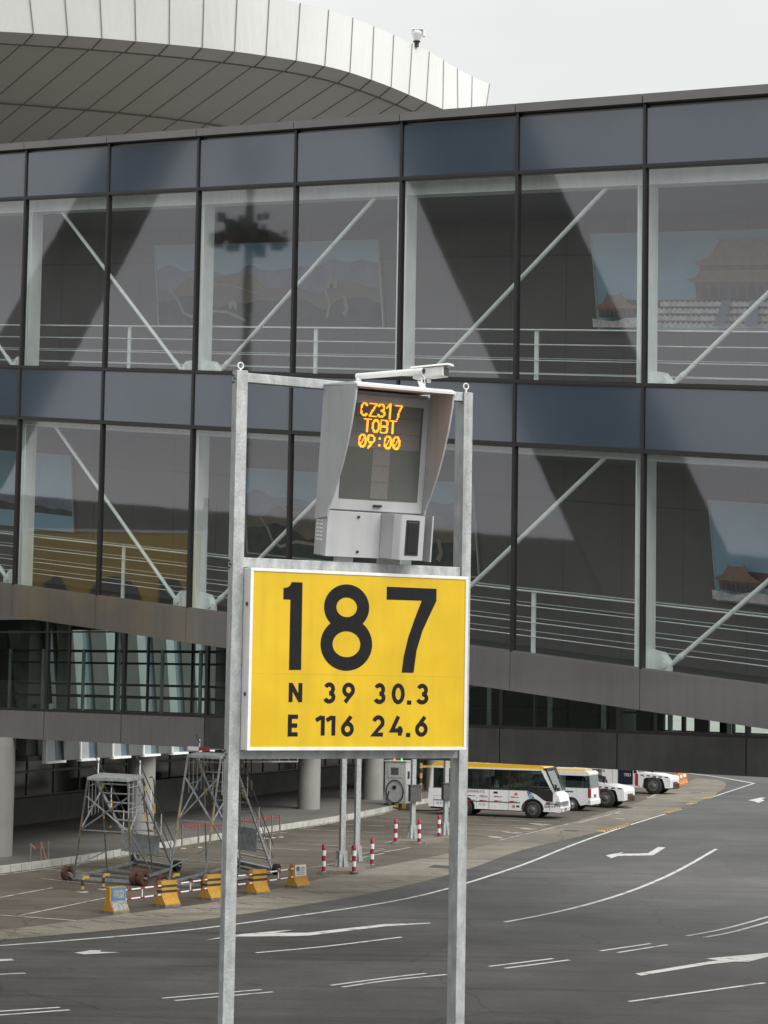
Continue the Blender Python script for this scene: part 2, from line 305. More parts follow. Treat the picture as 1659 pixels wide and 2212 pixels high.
def stroke(mb, pts, wd, w):                               # flat ribbon in the u-v plane at depth w
    n = len(pts); closed = n > 8 and (Vector(pts[0]) - Vector(pts[-1])).length < 1e-4; L, Rr = [], []
    for i, p in enumerate(pts):
        p = Vector(p)
        a = Vector(pts[i - 1]) if i else (Vector(pts[-2]) if closed else None)
        b = Vector(pts[i + 1]) if i < n - 1 else (Vector(pts[1]) if closed else None)
        d0 = (p - a).normalized() if a is not None else None; d1 = (b - p).normalized() if b is not None else None
        d0 = d0 or d1; d1 = d1 or d0
        t = (d0 + d1); t = t.normalized() if t.length > 1e-6 else d1
        nn = Vector((-t.y, t.x)); k = min(2.2, 1 / max(.35, nn.dot(Vector((-d0.y, d0.x)))))
        L.append(p + nn * wd / 2 * k); Rr.append(p - nn * wd / 2 * k)
    vs = [(q.x, w, q.y) for q in L] + [(q.x, w, q.y) for q in Rr]
    mb.add(vs, [(i, i + 1, n + i + 1, n + i) for i in range(n - 1)])
def glyph(mb, ch, x0, x1, y0, y1, wd, w):
    for k, s in enumerate(GL[ch]):
        stroke(mb, [(x0 + a * (x1 - x0), y0 + b * (y1 - y0)) for a, b in s], wd, w - 0.0004 * k)
def text_mesh(name, body, size, m, parent, mtx, extrude=0.002):
    cu = bpy.data.curves.new(name, 'FONT'); cu.body = body; cu.size = size; cu.extrude = extrude; cu.align_x = 'CENTER'; cu.align_y = 'CENTER'
    t = bpy.data.objects.new(name, cu); COL.objects.link(t); bpy.context.view_layer.update()
    me = bpy.data.meshes.new_from_object(t.evaluated_get(bpy.context.evaluated_depsgraph_get()))
    bpy.data.objects.remove(t); me.materials.clear(); me.materials.append(m)
    o = bpy.data.objects.new(name, me); COL.objects.link(o); o.parent = parent; o.matrix_local = mtx
    return o
# ================================================================== GROUND
def gp(pts, z=0.0): return [tuple(G(x, y)[:2]) + (z,) for x, y in pts]
def flat(name, poly, m, z):
    b = MB(); n = len(poly); b.add([(p[0], p[1], z) for p in poly], [tuple(range(n))]); o = b.build(name, m, recalc=False)
    if o.data.polygons[0].normal.z < 0: o.data.flip_normals()
    return struct(o)
def smooth_pts(P, k=3):
    P = [Vector(p) for p in P]
    if len(P) < 3: return P
    out = []
    for i in range(len(P) - 1):
        p0, p1, p2, p3 = P[max(i - 1, 0)], P[i], P[i + 1], P[min(i + 2, len(P) - 1)]
        for j in range(k):
            t = j / k; out.append(0.5 * ((2 * p1) + (p2 - p0) * t + (2 * p0 - 5 * p1 + 4 * p2 - p3) * t * t + (3 * p1 - p0 - 3 * p2 + p3) * t ** 3))
    return out + [P[-1]]
def ribbon(mb, P, wd, z):
    n = len(P); vs = []
    for i, p in enumerate(P):
        t = (P[min(i + 1, n - 1)] - P[max(i - 1, 0)]).normalized(); nn = Vector((-t.y, t.x, 0))
        vs += [(p.x + nn.x * wd / 2, p.y + nn.y * wd / 2, z), (p.x - nn.x * wd / 2, p.y - nn.y * wd / 2, z)]
    mb.add(vs, [(2 * i, 2 * i + 1, 2 * i + 3, 2 * i + 2) for i in range(n - 1)])
    return mb
def Z8(x, y): return (829.5 + .5 * x, 1591 + .5 * y)
def Z7(x, y): return (.5 * x, 1591 + .5 * y)
flat('ground', [(-1500, -400), (1500, -400), (1500, 3000), (-1500, 3000)], M['lot'], 0.0)
# bright apron beyond the buildings
flat('apron', [(-40, 230), (900, 230), (1500, 2900), (-400, 2900)], M['apron'], 0.004)
edge = [Z7(-500, 905), Z7(0, 880), Z7(330, 851), Z7(660, 820), Z7(940, 785), Z7(1300, 730), Z7(1659, 668), Z8(360, 575), Z8(600, 490), Z8(930, 412), Z8(1215, 330), Z8(1330, 293), Z8(1440, 245), Z8(1478, 210), Z8(1455, 190), Z8(1400, 178), Z8(1200, 160), Z8(1000, 150)]
Eg = smooth_pts(gp(edge), 4)
flat('road', [tuple(p) for p in Eg] + [(10, 190, 0), (150, 215, 0), (150, -30, 0), (-80, -30, 0)], M['asphalt'], 0.004)
up = [Z7(-500, 862), Z7(0, 838), Z7(450, 778), Z7(930, 716), Z7(1330, 628), Z7(1659, 560), Z8(280, 505), Z8(600, 430), Z8(1050, 300), Z8(1180, 250), Z8(1300, 200), Z8(1350, 180)]
Ug = smooth_pts(gp(up), 4)
bs = MB(); k = 60
def resamp(P, k, cut=None):
    P = P[:cut] if cut else P; L = [0]
    for a, b in zip(P, P[1:]): L.append(L[-1] + (b - a).length)
    out = []; j = 0
    for i in range(k + 1):
        s_ = L[-1] * i / k
        while j < len(L) - 2 and L[j + 1] < s_: j += 1
        out.append(P[j].lerp(P[j + 1], (s_ - L[j]) / max(1e-6, L[j + 1] - L[j])))
    return out
ea, ua = resamp(Eg, k, 4 * 14 + 1), resamp(Ug, k)
bs.add([(p.x, p.y, 0.008) for p in ea] + [(p.x, p.y, 0.008) for p in ua], [(i, i + 1, k + 2 + i, k + 1 + i) for i in range(k)])
struct(bs.build('gutter_strip', M['strip']))
# painted lines
mk = MB(); wn_ = MB()
def pl(pts, wd=.15, worn=False, sm=True):
    P = smooth_pts(gp(pts)) if sm else [Vector(p) for p in gp(pts)]
    ribbon(wn_ if worn else mk, P, wd, 0.012 if not worn else 0.0125)
pl([Z7(-500, 930), Z7(0, 905), Z7(660, 852), Z7(940, 822), Z7(1250, 780), Z7(1659, 720), Z8(280, 657), Z8(600, 555), Z8(800, 475), Z8(1000, 403), Z8(1215, 335)], .16)
pl([Z8(1400, 268), Z8(1598, 203)], .16, sm=False)
pl([Z8(1598, 203), Z8(1440, 175), Z8(1300, 158), Z8(1150, 143)], .3)
pl([Z8(522, 803), Z8(730, 763), Z8(925, 714), Z8(1100, 656), Z8(1270, 581), Z8(1435, 487)], .16)
for a in ([Z8(1308, 863), Z8(1500, 825), Z8(1750, 753)], [Z8(1380, 870), Z8(1530, 840), Z8(1780, 768)], [Z8(935, 928), Z8(1152, 896)], [Z8(1010, 935), Z8(1225, 901)],
          [Z8(455, 995), Z8(730, 961)], [Z8(522, 1003), Z8(800, 967)], [Z8(-230, 1077), Z8(0, 1046), Z8(180, 1025)], [Z8(-180, 1085), Z8(0, 1058), Z8(270, 1030)],
          [Z7(700, 1133), Z7(1130, 1095)], [Z7(755, 1143), Z7(1180, 1105)], [Z7(-60, 1193), Z7(258, 1172)], [Z7(-60, 1210), Z7(300, 1183)],
          [Z8(1058, 1147), Z8(1645, 1066)], [Z7(1105, 936), Z7(1400, 909), Z7(1735, 868)], [Z7(-60, 1032), Z7(110, 1024)]): pl(a, .13)
def poly_mark(pts, mb=mk, z=0.012):
    g = gp(pts, z); mb.add(g, [tuple(range(len(g)))])
poly_mark([Z8(957, 514), Z8(1036, 500), Z8(1022, 508), Z8(1140, 505), Z8(1185, 478), Z8(1217, 480), Z8(1163, 514), Z8(1010, 517), Z8(982, 527)])
poly_mark([Z8(1085, 1026), Z8(1395, 975), Z8(1445, 969), Z8(1392, 961), Z8(1780, 925), Z8(1660, 953), Z8(1570, 976), Z8(1520, 974), Z8(1410, 985), Z8(1110, 1035)])
poly_mark([Z8(1573, 276), Z8(1625, 265), Z8(1648, 265), Z8(1632, 273), Z8(1645, 276), Z8(1618, 287), Z8(1598, 280)])
poly_mark([Z7(885, 882), Z7(1010, 858), Z7(1240, 838), Z7(1265, 838), Z7(1180, 850), Z7(1330, 849), Z7(1659, 812), Z7(1860, 806), Z7(1860, 809), Z7(1659, 822), Z7(1340, 861), Z7(1270, 864), Z7(1010, 866)])
poly_mark([Z7(320, 936), Z7(365, 930), Z7(390, 925), Z7(440, 926), Z7(430, 932), Z7(520, 934), Z7(400, 941), Z7(365, 943)])
poly_mark([Z7(-40, 965), Z7(50, 962), Z7(62, 969), Z7(-20, 974)])
# worn yard bay lines
for a in ([Z7(0, 600), Z7(200, 572), Z7(420, 540), Z7(640, 500), Z7(830, 452), Z7(1240, 415)], [Z7(1290, 400), Z7(1659, 335)], [Z7(1290, 400), Z7(1659, 418)], [Z7(1400, 377), Z7(1659, 388)],
          [Z7(0, 697), Z7(225, 655)], [Z7(85, 775), Z7(460, 698)], [Z7(0, 773), Z7(330, 797)], [Z7(200, 575), Z7(450, 596)], [Z7(640, 520), Z7(960, 548)], [Z7(180, 615), Z7(420, 640)],
          [Z7(1170, 483), Z7(1470, 500)], [Z7(1195, 582), Z7(1380, 563), Z7(1659, 505)], [Z7(1560, 508), Z7(1659, 490)], [Z7(1250, 460), Z7(1659, 487)],
          [Z8(0, 462), Z8(110, 435)], [Z8(0, 500), Z8(115, 480)], [Z8(500, 449), Z8(800, 377)], [Z8(830, 376), Z8(1022, 325)], [Z8(840, 375), Z8(800, 374)]): pl(a, .13, True, False)
for k_, (y0, y1) in enumerate([(330, 345), (348, 366), (366, 386), (388, 408), (404, 430)]):
    pl([Z8(-20 if k_ < 3 else 60, y0), Z8(820 - 60 * k_, y1 + 4)], .12, True, False)
for x, y in ((620, 377), (560, 395), (500, 412), (430, 432)):
    poly_mark([Z8(x, y - 2), Z8(x + 70, y + 2), Z8(x + 110, y + 6), Z8(x + 60, y + 8), Z8(x + 30, y + 4)], wn_, .013)
for x, y, l in ((1030, 305, 60), (980, 332, 50), (1130, 262, 45), (1380, 188, 60), (1000, 355, 40)): pl([Z8(x, y), Z8(x + l, y + 3)], .35, True, False)
pl([Z8(1140, 266), Z8(1200, 240)], .2, True, False)
struct(mk.build('road_marking', M['line'], recalc=False)); struct(wn_.build('yard_marking', M['line_worn'], recalc=False))
# dark slots in the gutter
sl = MB()
for i in range(22):
    x = 20 + i * 92; p = Z7(x, 848 - (x / 1659) ** 1.0 * 228 + (i % 2) * 14); q = (p[0] + 33, p[1] + 4.5)
    ribbon(sl, [Vector(a) for a in gp([p, q])], .05, 0.013)
struct(sl.build('gutter_slots', M['joint'], recalc=False))
# tar patches / darker repair rectangles
tp = MB()
for q in ([Z8(190, 566), Z8(215, 556), Z8(285, 560), Z8(283, 572)], [Z8(1000, 308), Z8(1050, 306), Z8(1085, 309), Z8(1045, 312)], [Z8(770, 408), Z8(790, 404), Z8(850, 407), Z8(830, 411)], [Z8(1320, 242), Z8(1370, 241), Z8(1372, 244), Z8(1322, 245)]):
    g = gp(q, .0135); tp.add(g, [(0, 1, 2, 3)])
struct(tp.build('drain_cover', M['steel_dark'], recalc=False))
# pavement with kerb stones in front of the terminal ground floor
K = [Vector(p) for p in gp([(-160, 1906), (0, 1886), (200, 1858), (415, 1822), (640, 1788), (760, 1768), (840, 1752), (900, 1738), (1000, 1722)])]
Ks = smooth_pts(K, 5); H_K = .24
inner = Vector((-.935, .355, 0))
pv = MB(); n = len(Ks)
pv.add([(p.x, p.y, H_K) for p in Ks] + [(p.x + inner.x * 26, p.y + inner.y * 26, H_K) for p in Ks], [(i, i + 1, n + i + 1, n + i) for i in range(n - 1)])
struct(pv.build('pavement', M['paving']))
kb = MB(); KR = resamp(Ks, 90)
for a, b in zip(KR, KR[1:]):
    d = (b - a); d2 = d.normalized(); a2, b2 = a + d2 * .02, b - d2 * .02; s_ = Vector((d2.y, -d2.x, 0)) * .09
    kb.hexa([tuple(a2 + s_), tuple(b2 + s_), tuple(b2 - s_), tuple(a2 - s_)] + [tuple(q + Vector((0, 0, H_K + .006))) for q in (a2 + s_, b2 + s_, b2 - s_, a2 - s_)])
struct(kb.build('kerb', M['kerb']))

# ================================================================== UPPER GLASS CORRIDOR (ramped)
A = Plane(1390, 830, 36.3, -4470, 660)
def axf(o): return lambda u, w_, v: A.pt(u, v, w_) - o
OA = A.pt(0, -5.7, 0)
br = thing('glass_corridor', 'two storey glazed walkway ramp with grey cladding and white steel frame inside', 'glass walkway', OA)
def am(): return MB(axf(OA))
U0, NP, PW = -14.0, 15, 2.8
US = [U0 + PW * i for i in range(NP + 1)]; U1 = US[-1]; WD = 3.6
def wall_band(name, v0, v1, m, w0=0.0, w1=.05, gap=.012):
    for a, b in zip(US, US[1:]): am().box(a + gap, b - gap, w0, w1, v0, v1).build(name, m, br)
wall_band('spandrel_panel', 3.93, 4.94, M['spandrel'], 0, .06, .04)
wall_band('spandrel_panel', -1.14, -.06, M['spandrel'], 0, .06, .04)
wall_band('cladding_panel', -5.70, -5.0, M['fascia'], -.05, .05, .006)
for a, b in zip(US, US[1:]):
    for v0, v1 in ((.04, 3.84), (-4.96, -1.24)):
        b_ = am(); b_.add([(a + .04, .03, v0), (b - .04, .03, v0), (b - .04, .03, v1), (a + .04, .03, v1)], [(0, 1, 2, 3)]); b_.build('window_pane', M['pane'], br, recalc=False)
for u in US: am().box(u - .03, u + .03, -.03, .09, -4.99, 5.02).build('mullion', M['mullion'], br)
b_ = am()
for v in (3.90, -.01, -1.19): b_.box(U0, U1, -.028, .088, v - .03, v + .03)
for v in (3.865, -.048, -1.155): b_.box(U0, U1, -.02, .03, v - .012, v + .012)
b_.build('transom', M['mullion'], br)
b_ = am(); b_.box(U0, U1, -.025, .09, -5.0, -4.965); b_.build('sill', M['cap'], br)
for a, b in zip(US, US[1:]): am().box(a + .01, b - .01, -.10, .6, 5.02, 5.18).build('roof_capping', M['cap'], br)
b_ = am(); b_.box(U0, U1, .08, WD, 4.94, 5.0); b_.build('roof', M['cap'], br)
for z0, z1, nm, m in ((-.30, -.12, 'upper_floor', 'infloor'), (-5.4, -5.05, 'lower_floor', 'infloor')): b_ = am(); b_.box(U0, U1, .09, WD, z0, z1); b_.build(nm, M[m], br)
for z in (3.72, -1.25): b_ = am(); b_.box(U0, U1, .75, WD, z, z + .06); b_.build('ceiling', M['inceil'], br)
b_ = am(); b_.box(U0, U1, .1, WD, -5.69, -5.62); b_.build('underside', M['fascia'], br)
for z0, z1 in ((-.12, 3.72), (-5.05, -1.25)):
    b_ = am(); b_.box(U0, U1, WD, WD + .08, z0, z1); b_.build('inner_wall', M['inwall'], br)
b_ = am()
for u in [U0 + 1.4 * i for i in range(1, 30)]:
    for z0, z1 in ((-.12, 3.72), (-5.05, -1.25)): b_.box(u - .006, u + .006, WD - .004, WD + .01, z0, z1)
for z in (2.95, -2.05): b_.box(U0, U1, WD - .03, WD + .01, z, z + .03)
b_.build('wall_joints', M['facade_dark'], br)
b_ = am(); b_.box(U0, U1, WD + .08, WD + .14, -5.7, 5.0); b_.build('rear_cladding', M['fascia'], br)
# white steel frame just inside the glass
for v0, sgn in ((0, 1), (-5, 1)):
    top = 3.68 if v0 == 0 else -1.28; bot = -.12 if v0 == 0 else -5.05
    b_ = am(); b_.box(U0, U1, .42, .62, top - .02, top + .22); b_.box(U0, U1, .34, .70, top + .22, top + .25); b_.box(U0, U1, .36, .68, top - .04, top - .02)
    b_.build('steel_beam', M['white_steel'], br)
    for c in [-11.2 + 5.6 * i for i in range(7)]:
        uc = c - .02
        b_ = am(); b_.box(uc + .16, uc + .19, .34, .66, bot, top - .04); b_.box(uc + .36, uc + .39, .34, .66, bot, top - .04); b_.box(uc + .19, uc + .36, .47, .53, bot, top - .04)
        b_.box(uc + .14, uc + .41, .32, .68, bot, bot + .03)
        b_.build('steel_column', M['white_steel'], br)
    def gusset(u, d):
        b_ = am(); zb = bot + .02
        b_.prism([(u, .48, zb), (u + d * .48, .48, zb), (u + d * .48, .48, zb + .22), (u + d * .34, .48, zb + .36), (u, .48, zb + .40)], (0, .03, 0))
        b_.prism([(u + d * .30, .42, zb + .02), (u + d * .48, .42, zb + .02), (u + d * .48, .42, zb + .16), (u + d * .30, .42, zb + .3)], (0, .05, 0))
        b_.lathe([(.06, 0), (.06, .04), (.03, .05)], (u + d * .35, .38, zb + .14), 12, 'y')
        b_.build('gusset_plate', M['white_steel'], br)
    def brace(u0_, z0, u1_, z1):
        b_ = am(); a, b = Vector((u0_, .5, z0)), Vector((u1_, .5, z1)); d = (b - a).normalized()
        b_.tube(a + d * .4, b, .042, 10); b_.tube(a + d * .28, a + d * .4, .06, 10, .042); b_.tube(a, a + d * .28, .035, 10, .06)
        b_.build('diagonal_brace', M['white_steel'], br)
    zt, zb = top, bot + .16
    for c in (0, 5.6):                                     # right-hand bays rise away from the column foot to the next frame
        gusset(c + .16, -1); brace(c - .28, zb, c - 4.55 + .05, zt)
    gusset(11.2 + .14, -1); brace(11.2 - .26, zb, 11.2 - 4.55, zt)
    for c in (-5.6, -11.2): gusset(c + .16, -1); brace(c - .28, zb, c - 4.5, zt)
    for c in (11.2, 16.8, 22.4): gusset(c + .40, 1); brace(c + .85, zb, c + 4.95, zt)
    for wr in (.85, 3.1):
        b_ = am()
        for h in (1.06, .78, .48, .22): b_.tube((U0, wr, bot + .12 + h), (U1, wr, bot + .12 + h), .017 if h > 1 else .010, 8)
        b_.build('handrail', M['white_steel'], br)
        if wr < 1:
            for i in range(7):
                u = -8.4 + 5.6 * i + .12; b_ = am(); b_.box(u, u + .09, wr + .03, wr + .06, bot, bot + 1.2); b_.build('rail_post', M['white_steel'], br)
# posters on the inner wall
def poster(name, label, u0_, u1_, v0, v1, kind_):
    w0 = WD - .05; k = A.s
    o_ = A.pt((u0_ + u1_) / 2, v0, w0)
    def xf(x, w_, y):                                      # x, y metres in the poster's own upright frame (square to the ramp)
        return A.pt(u1_ - x + k * y, v0 + y - 0.0, w_) - o_
    W_, H_ = u1_ - u0_, v1 - v0
    t = thing(name, label, 'poster', o_)
    b = MB(xf)
    for (a, c, d, e) in ((-.03, W_ + .03, -.03, 0), (-.03, W_ + .03, H_, H_ + .03), (-.03, 0, 0, H_), (W_, W_ + .03, 0, H_)): b.box(a, c, w0 - .02, w0 + .04, d, e)
    b.build('poster_frame', P_['frame'], t)
    b = MB(xf); q = [0]
    def face(pts, m):
        q[0] += .0012; wv = w0 - q[0]
        pts = [(min(max(x, 0.005), W_ - .005), min(max(y, .005), H_ - .005)) for x, y in pts]
        b.add([(x, wv, y) for x, y in pts], [tuple(range(len(pts)))], m)
    mats = [P_[i] for i in ('sky', 'm1', 'm2', 'm3', 'wall', 'roof', 'redw', 'marble')]
    b.box(0, W_, w0, w0 + .03, 0, H_, 0)
    rnd = random.Random(kind_ + name + str(round(u0_)))
    def ridge(y, amp, m, seed):
        r_ = random.Random(seed); xs = 60; h = [0] * (xs + 1)
        ph = [(r_.uniform(.6, 9), r_.uniform(0, 6.3), r_.uniform(.4, 1)) for _ in range(7)]
        for i in range(xs + 1): h[i] = y + amp * sum(a_ * math.sin(f_ * 6 * i / xs + p_) / (1 + f_ * .5) for f_, p_, a_ in ph) + r_.uniform(-.012, .012)
        for i in range(xs):
            face([(W_ * i / xs, 0), (W_ * (i + 1) / xs, 0), (W_ * (i + 1) / xs, h[i + 1]), (W_ * i / xs, h[i])], m) if False else None
        face([(0, 0), (W_, 0)] + [(W_ * (xs - i) / xs, h[xs - i]) for i in range(xs + 1)], m)
    def way(pts, wd, m):
        L, Rr = [], []
        for i, p in enumerate(pts):
            a, c = Vector(pts[max(0, i - 1)]), Vector(pts[min(len(pts) - 1, i + 1)]); t_ = (c - a).normalized(); nn = Vector((-t_.y, t_.x)) * wd * (0.4 + .9 * (1 - p[1] / H_))
            L.append(tuple(Vector(p) + nn)); Rr.append(tuple(Vector(p) - nn))
        for i in range(len(pts) - 1): face([L[i], L[i + 1], Rr[i + 1], Rr[i]], m)
    if kind_ == 'hills':
        ridge(H_ * .72, .14, 1, 5); ridge(H_ * .52, .16, 2, 11); ridge(H_ * .30, .2, 3, 8)
        s = W_ / 7.0
        way([(.4 * s, .75), (.6 * s, 1.15), (1.0 * s, 1.25), (1.3 * s, 1.05), (1.7 * s, .98), (2.4 * s, .96), (2.9 * s, .85), (3.3 * s, .75)], .018, 4)
        way([(.4 * s, .9), (.7 * s, .6), (.85 * s, .3), (1.1 * s, .2), (1.6 * s, .35), (2.3 * s, .32), (2.9 * s, .12)], .03, 4)
        way([(5.4 * s, .82), (5.5 * s, .5), (5.4 * s, .2)], .03, 4); way([(5.95 * s, .7), (6.0 * s, .4), (5.9 * s, .25)], .05, 4)
        for cx_, cy_, z_ in ((2.5 * s, .38, .13), (5.6 * s, .86, .17), (3.3 * s, .72, .05)):
            face([(cx_ - z_, cy_), (cx_ + z_, cy_), (cx_ + z_, cy_ + z_), (cx_ - z_, cy_ + z_)], 4)
            face([(cx_ - z_ * 1.3, cy_ + z_), (cx_ + z_ * 1.3, cy_ + z_), (cx_, cy_ + z_ * 1.9)], 4)
            face([(cx_ - z_ * .3, cy_), (cx_ + z_ * .3, cy_), (cx_ + z_ * .3, cy_ + z_ * .6), (cx_ - z_ * .3, cy_ + z_ * .6)], 3)
    elif kind_ == 'lake':
        ridge(H_ * .42, .05, 1, 3); ridge(H_ * .30, .08, 3, 4); face([(0, 0), (W_, 0), (W_, H_ * .2), (0, H_ * .22)], 0)
    else:                                                  # halls on white terraces
        def hall(x0, x1, y0, s_, tiers):
            xa, xb = x0, x1
            face([(xa + .1 * s_, y0), (xb - .1 * s_, y0), (xb - .1 * s_, y0 + .35 * s_), (xa + .1 * s_, y0 + .35 * s_)], 6)
            nb = max(3, int((xb - xa) / (.22 * s_)))
            for i in range(nb):
                c = xa + .2 * s_ + (xb - xa - .4 * s_) * (i + .5) / nb; face([(c - .07 * s_, y0), (c + .07 * s_, y0), (c + .07 * s_, y0 + .2 * s_), (c, y0 + .27 * s_), (c - .07 * s_, y0 + .2 * s_)], 3)
            y = y0 + .33 * s_
            for t_ in range(tiers):
                hh = (.22 if t_ < tiers - 1 else .5) * s_; ins = (.28 if t_ < tiers - 1 else .65) * s_
                face([(xa - .1 * s_, y + .05 * s_), (xa + .05 * s_, y), (xb - .05 * s_, y), (xb + .1 * s_, y + .05 * s_), (xb - ins * .45, y + hh * .4), (xb - ins * .8, y + hh), (xa + ins * .8, y + hh), (xa + ins * .45, y + hh * .4)], 5)
                if t_ < tiers - 1: face([(xa + .25 * s_, y + hh), (xb - .25 * s_, y + hh), (xb - .25 * s_, y + hh + .12 * s_), (xa + .25 * s_, y + hh + .12 * s_)], 6); y += hh + .1 * s_; xa += .22 * s_; xb -= .22 * s_
                else:
                    for x in (xa + ins * .8, xb - ins * .8): face([(x - .03 * s_, y + hh), (x + .03 * s_, y + hh), (x + .03 * s_, y + hh + .08 * s_), (x - .03 * s_, y + hh + .08 * s_)], 5)
        face([(0.3, .3), (W_, .3), (W_, .62), (0.3, .58)], 6)
        for i in range(4):
            y = .04 + .13 * i; x = 1.1 + .16 * i
            face([(x, y), (W_, y), (W_, y + .11), (x, y + .11)], 7)
            for j in range(int((W_ - x) / .12)): face([(x + j * .12, y + .085), (x + j * .12 + .07, y + .085), (x + j * .12 + .07, y + .105), (x + j * .12, y + .105)], 3)
        face([(0, 0), (1.3, 0), (1.3, .18), (.9, .22), (.5, .12), (0, .18)], 7)
        face([(2.75, .04), (2.98, .04), (3.2, .55), (3.02, .55)], 1); face([(3.45, .04), (3.7, .04), (3.8, .55), (3.62, .55)], 1)
        hall(.12, 1.05, .2, .55, 1); hall(2.35, 5.2, .56, 1.0, 2)
    b.build('picture', mats, t, recalc=False)
    return t
poster('poster', 'wide framed landscape picture of hills and an old wall on the upper storey inner wall', 9.0, 16.0, 1.45, 3.35, 'hills')
poster('poster', 'framed picture of red palace halls behind glass on the upper storey at right', -3.6, 3.35, 1.45, 3.35, 'palace')
poster('poster', 'framed picture of hills behind the lower storey glass, beside the grey display unit', 6.3, 12.9, -3.75, -1.85, 'hills')
poster('poster', 'framed picture of a lake shore at the far left of the lower storey', 18.85, 25, -3.7, -1.85, 'lake')
poster('poster', 'framed picture of red palace roofs in the lower storey at the right edge', -5.6, .6, -3.7, -1.85, 'palace')

# ================================================================== LOWER GLASS CORRIDOR (level)
B = Plane(480, 1618, 72, -4220, 1395, level=True)
OB = Vector(B.pt(0, 0)); OB = B.pt(0, 0, 0)
def bmx(): return MB(lambda u, w_, v: B.pt(u, v, w_) - OB)
lc = thing('low_corridor', 'lower dark glazed walkway spanning behind the yellow stand sign', 'walkway', OB)
WB, LU0, LPW, LN = 3.4, -38.35 - 4.36 * 3, 4.36, 19
LUS = [LU0 + LPW * i for i in range(LN + 1)]; LU1 = LUS[-1]
for a, b in zip(LUS, LUS[1:]):
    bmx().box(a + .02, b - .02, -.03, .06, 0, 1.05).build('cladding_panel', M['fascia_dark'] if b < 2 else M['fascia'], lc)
    b_ = bmx(); b_.add([(a + .05, .03, 1.16), (b - .05, .03, 1.16), (b - .05, .03, 4.5), (a + .05, .03, 4.5)], [(0, 1, 2, 3)]); b_.build('window_pane', M['pane2'], lc, recalc=False)
for a in LUS:
    bmx().box(a - .06, a + .06, 0, .14, 1.1, 4.5).build('mullion', M['mullion'], lc)
    bmx().box(a - 1.3, a - 1.24, 0.02, .12, 1.1, 4.5).build('mullion', M['mullion'], lc)
b_ = bmx(); b_.box(LU0, LU1, -.02, .12, 1.05, 1.15); b_.box(LU0, LU1, -.02, .12, 4.0, 4.06); b_.build('transom', M['mullion'], lc)
for a, b in zip(LUS, LUS[1:]): bmx().box(a + .02, b - .02, -.03, .06, 4.5, 5.3).build('top_panel', M['fascia'], lc)
b_ = bmx(); b_.box(LU0, LU1, .06, WB, 0.03, .2); b_.box(LU0, LU1, .1, WB, .85, 1.05); b_.build('floor_slab', M['fascia_dark'], lc)
b_ = bmx(); b_.box(LU0, LU1, .06, WB, 5.0, 5.2); b_.build('roof', M['cap'], lc)
b_ = bmx()
for wr in (.7, 2.9):
    for h in (1.65, 2.1, 2.9, 3.35): b_.box(LU0, LU1, wr, wr + .05, h - .035, h + .035)
b_.build('handrail', M['black'], lc)
for a in LUS:
    for du in (.9, 2.9): bmx().box(a + du, a + du + .14, .62, .68, 1.05, 3.4).build('rail_post', M['galv'], lc)
for a in LUS[::2]: bmx().lathe([(.24, 1.05), (.24, 5.0)], (a + .55, 1.3, 0), 14).build('inner_column', M['concrete'], lc)
b_ = bmx(); b_.box(LU0, LU1, WB, WB + .08, 0, 1.1); b_.box(LU0, LU1, WB, WB + .08, 4.2, 5.2)
b_.box(-15.7, 1, WB, WB + .08, 1.1, 4.2, 0); b_.build('rear_wall', M['facade_dark'], lc)
b_ = bmx()
for a in LUS: b_.box(a - .06, a + .06, WB, WB + .1, 1.1, 4.2)
for u in (-13.6, -15.6, -17.2, -18.1, -24): b_.box(u - .25, u + .25, WB, WB + .1, 1.1, 4.2)
b_.build('rear_mullion', M['mullion'], lc)

# ================================================================== TERMINAL BUILDING
tb = thing('terminal_building', 'airport terminal with sweeping white roof edge, slanted facade strips and round columns', 'terminal', (0, 0, 0))
c0, c1 = G(12, 1850, H_K), G(819, 1727, H_K); cd = (c1 - c0).normalized(); cn = Vector((-cd.y, cd.x, 0))
if cn.x > 0: cn = -cn                                      # cn points into the building
def tpt(u, d, z): return tuple(c0 + cd * u + cn * d + Vector((0, 0, z - c0.z)))
def tm(): return MB(tpt)
cu_ = [-14.0] + [(G(x, y, H_K) - c0).dot(cd) for x, y in ((12, 1850), (300, 1802), (684, 1748), (819, 1727))]
cu_ += [cu_[-1] + 11.5, cu_[-1] + 23]
for u in cu_: tm().lathe([(.60, H_K), (.60, 3.8 if u > 1 else 4.72)], (u, .4, 0), 24).build('column', M['concrete'], tb)
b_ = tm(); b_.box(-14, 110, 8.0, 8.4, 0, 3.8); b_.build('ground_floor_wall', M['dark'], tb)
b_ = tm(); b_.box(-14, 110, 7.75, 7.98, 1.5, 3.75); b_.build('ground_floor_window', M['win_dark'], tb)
b_ = tm()
for i in range(46):
    u = -13 + i * 2.6; b_.box(u - .05, u + .05, 7.70, 7.77, 1.2, 3.78)
b_.box(-14, 110, 7.68, 7.76, 2.55, 2.66); b_.box(-14, 110, 7.68, 7.76, 1.45, 1.52)
b_.build('window_frame', M['facade_dark'], tb)
b_ = tm(); b_.box(-14, 110, 7.4, 7.72, H_K, 1.44); b_.build('plinth', M['wallgrey'], tb)
for u0_, u1_ in ((3.5, 7.5), (24, 33)): b_ = tm(); b_.box(u0_, u1_, 5.6, 6.4, H_K, 1.9); b_.build('service_wall', M['wallgrey'], tb)
b_ = tm(); b_.box(.8, 110, -.4, 8.4, 3.8, 4.0); b_.build('overhang_slab', M['dark'], tb)
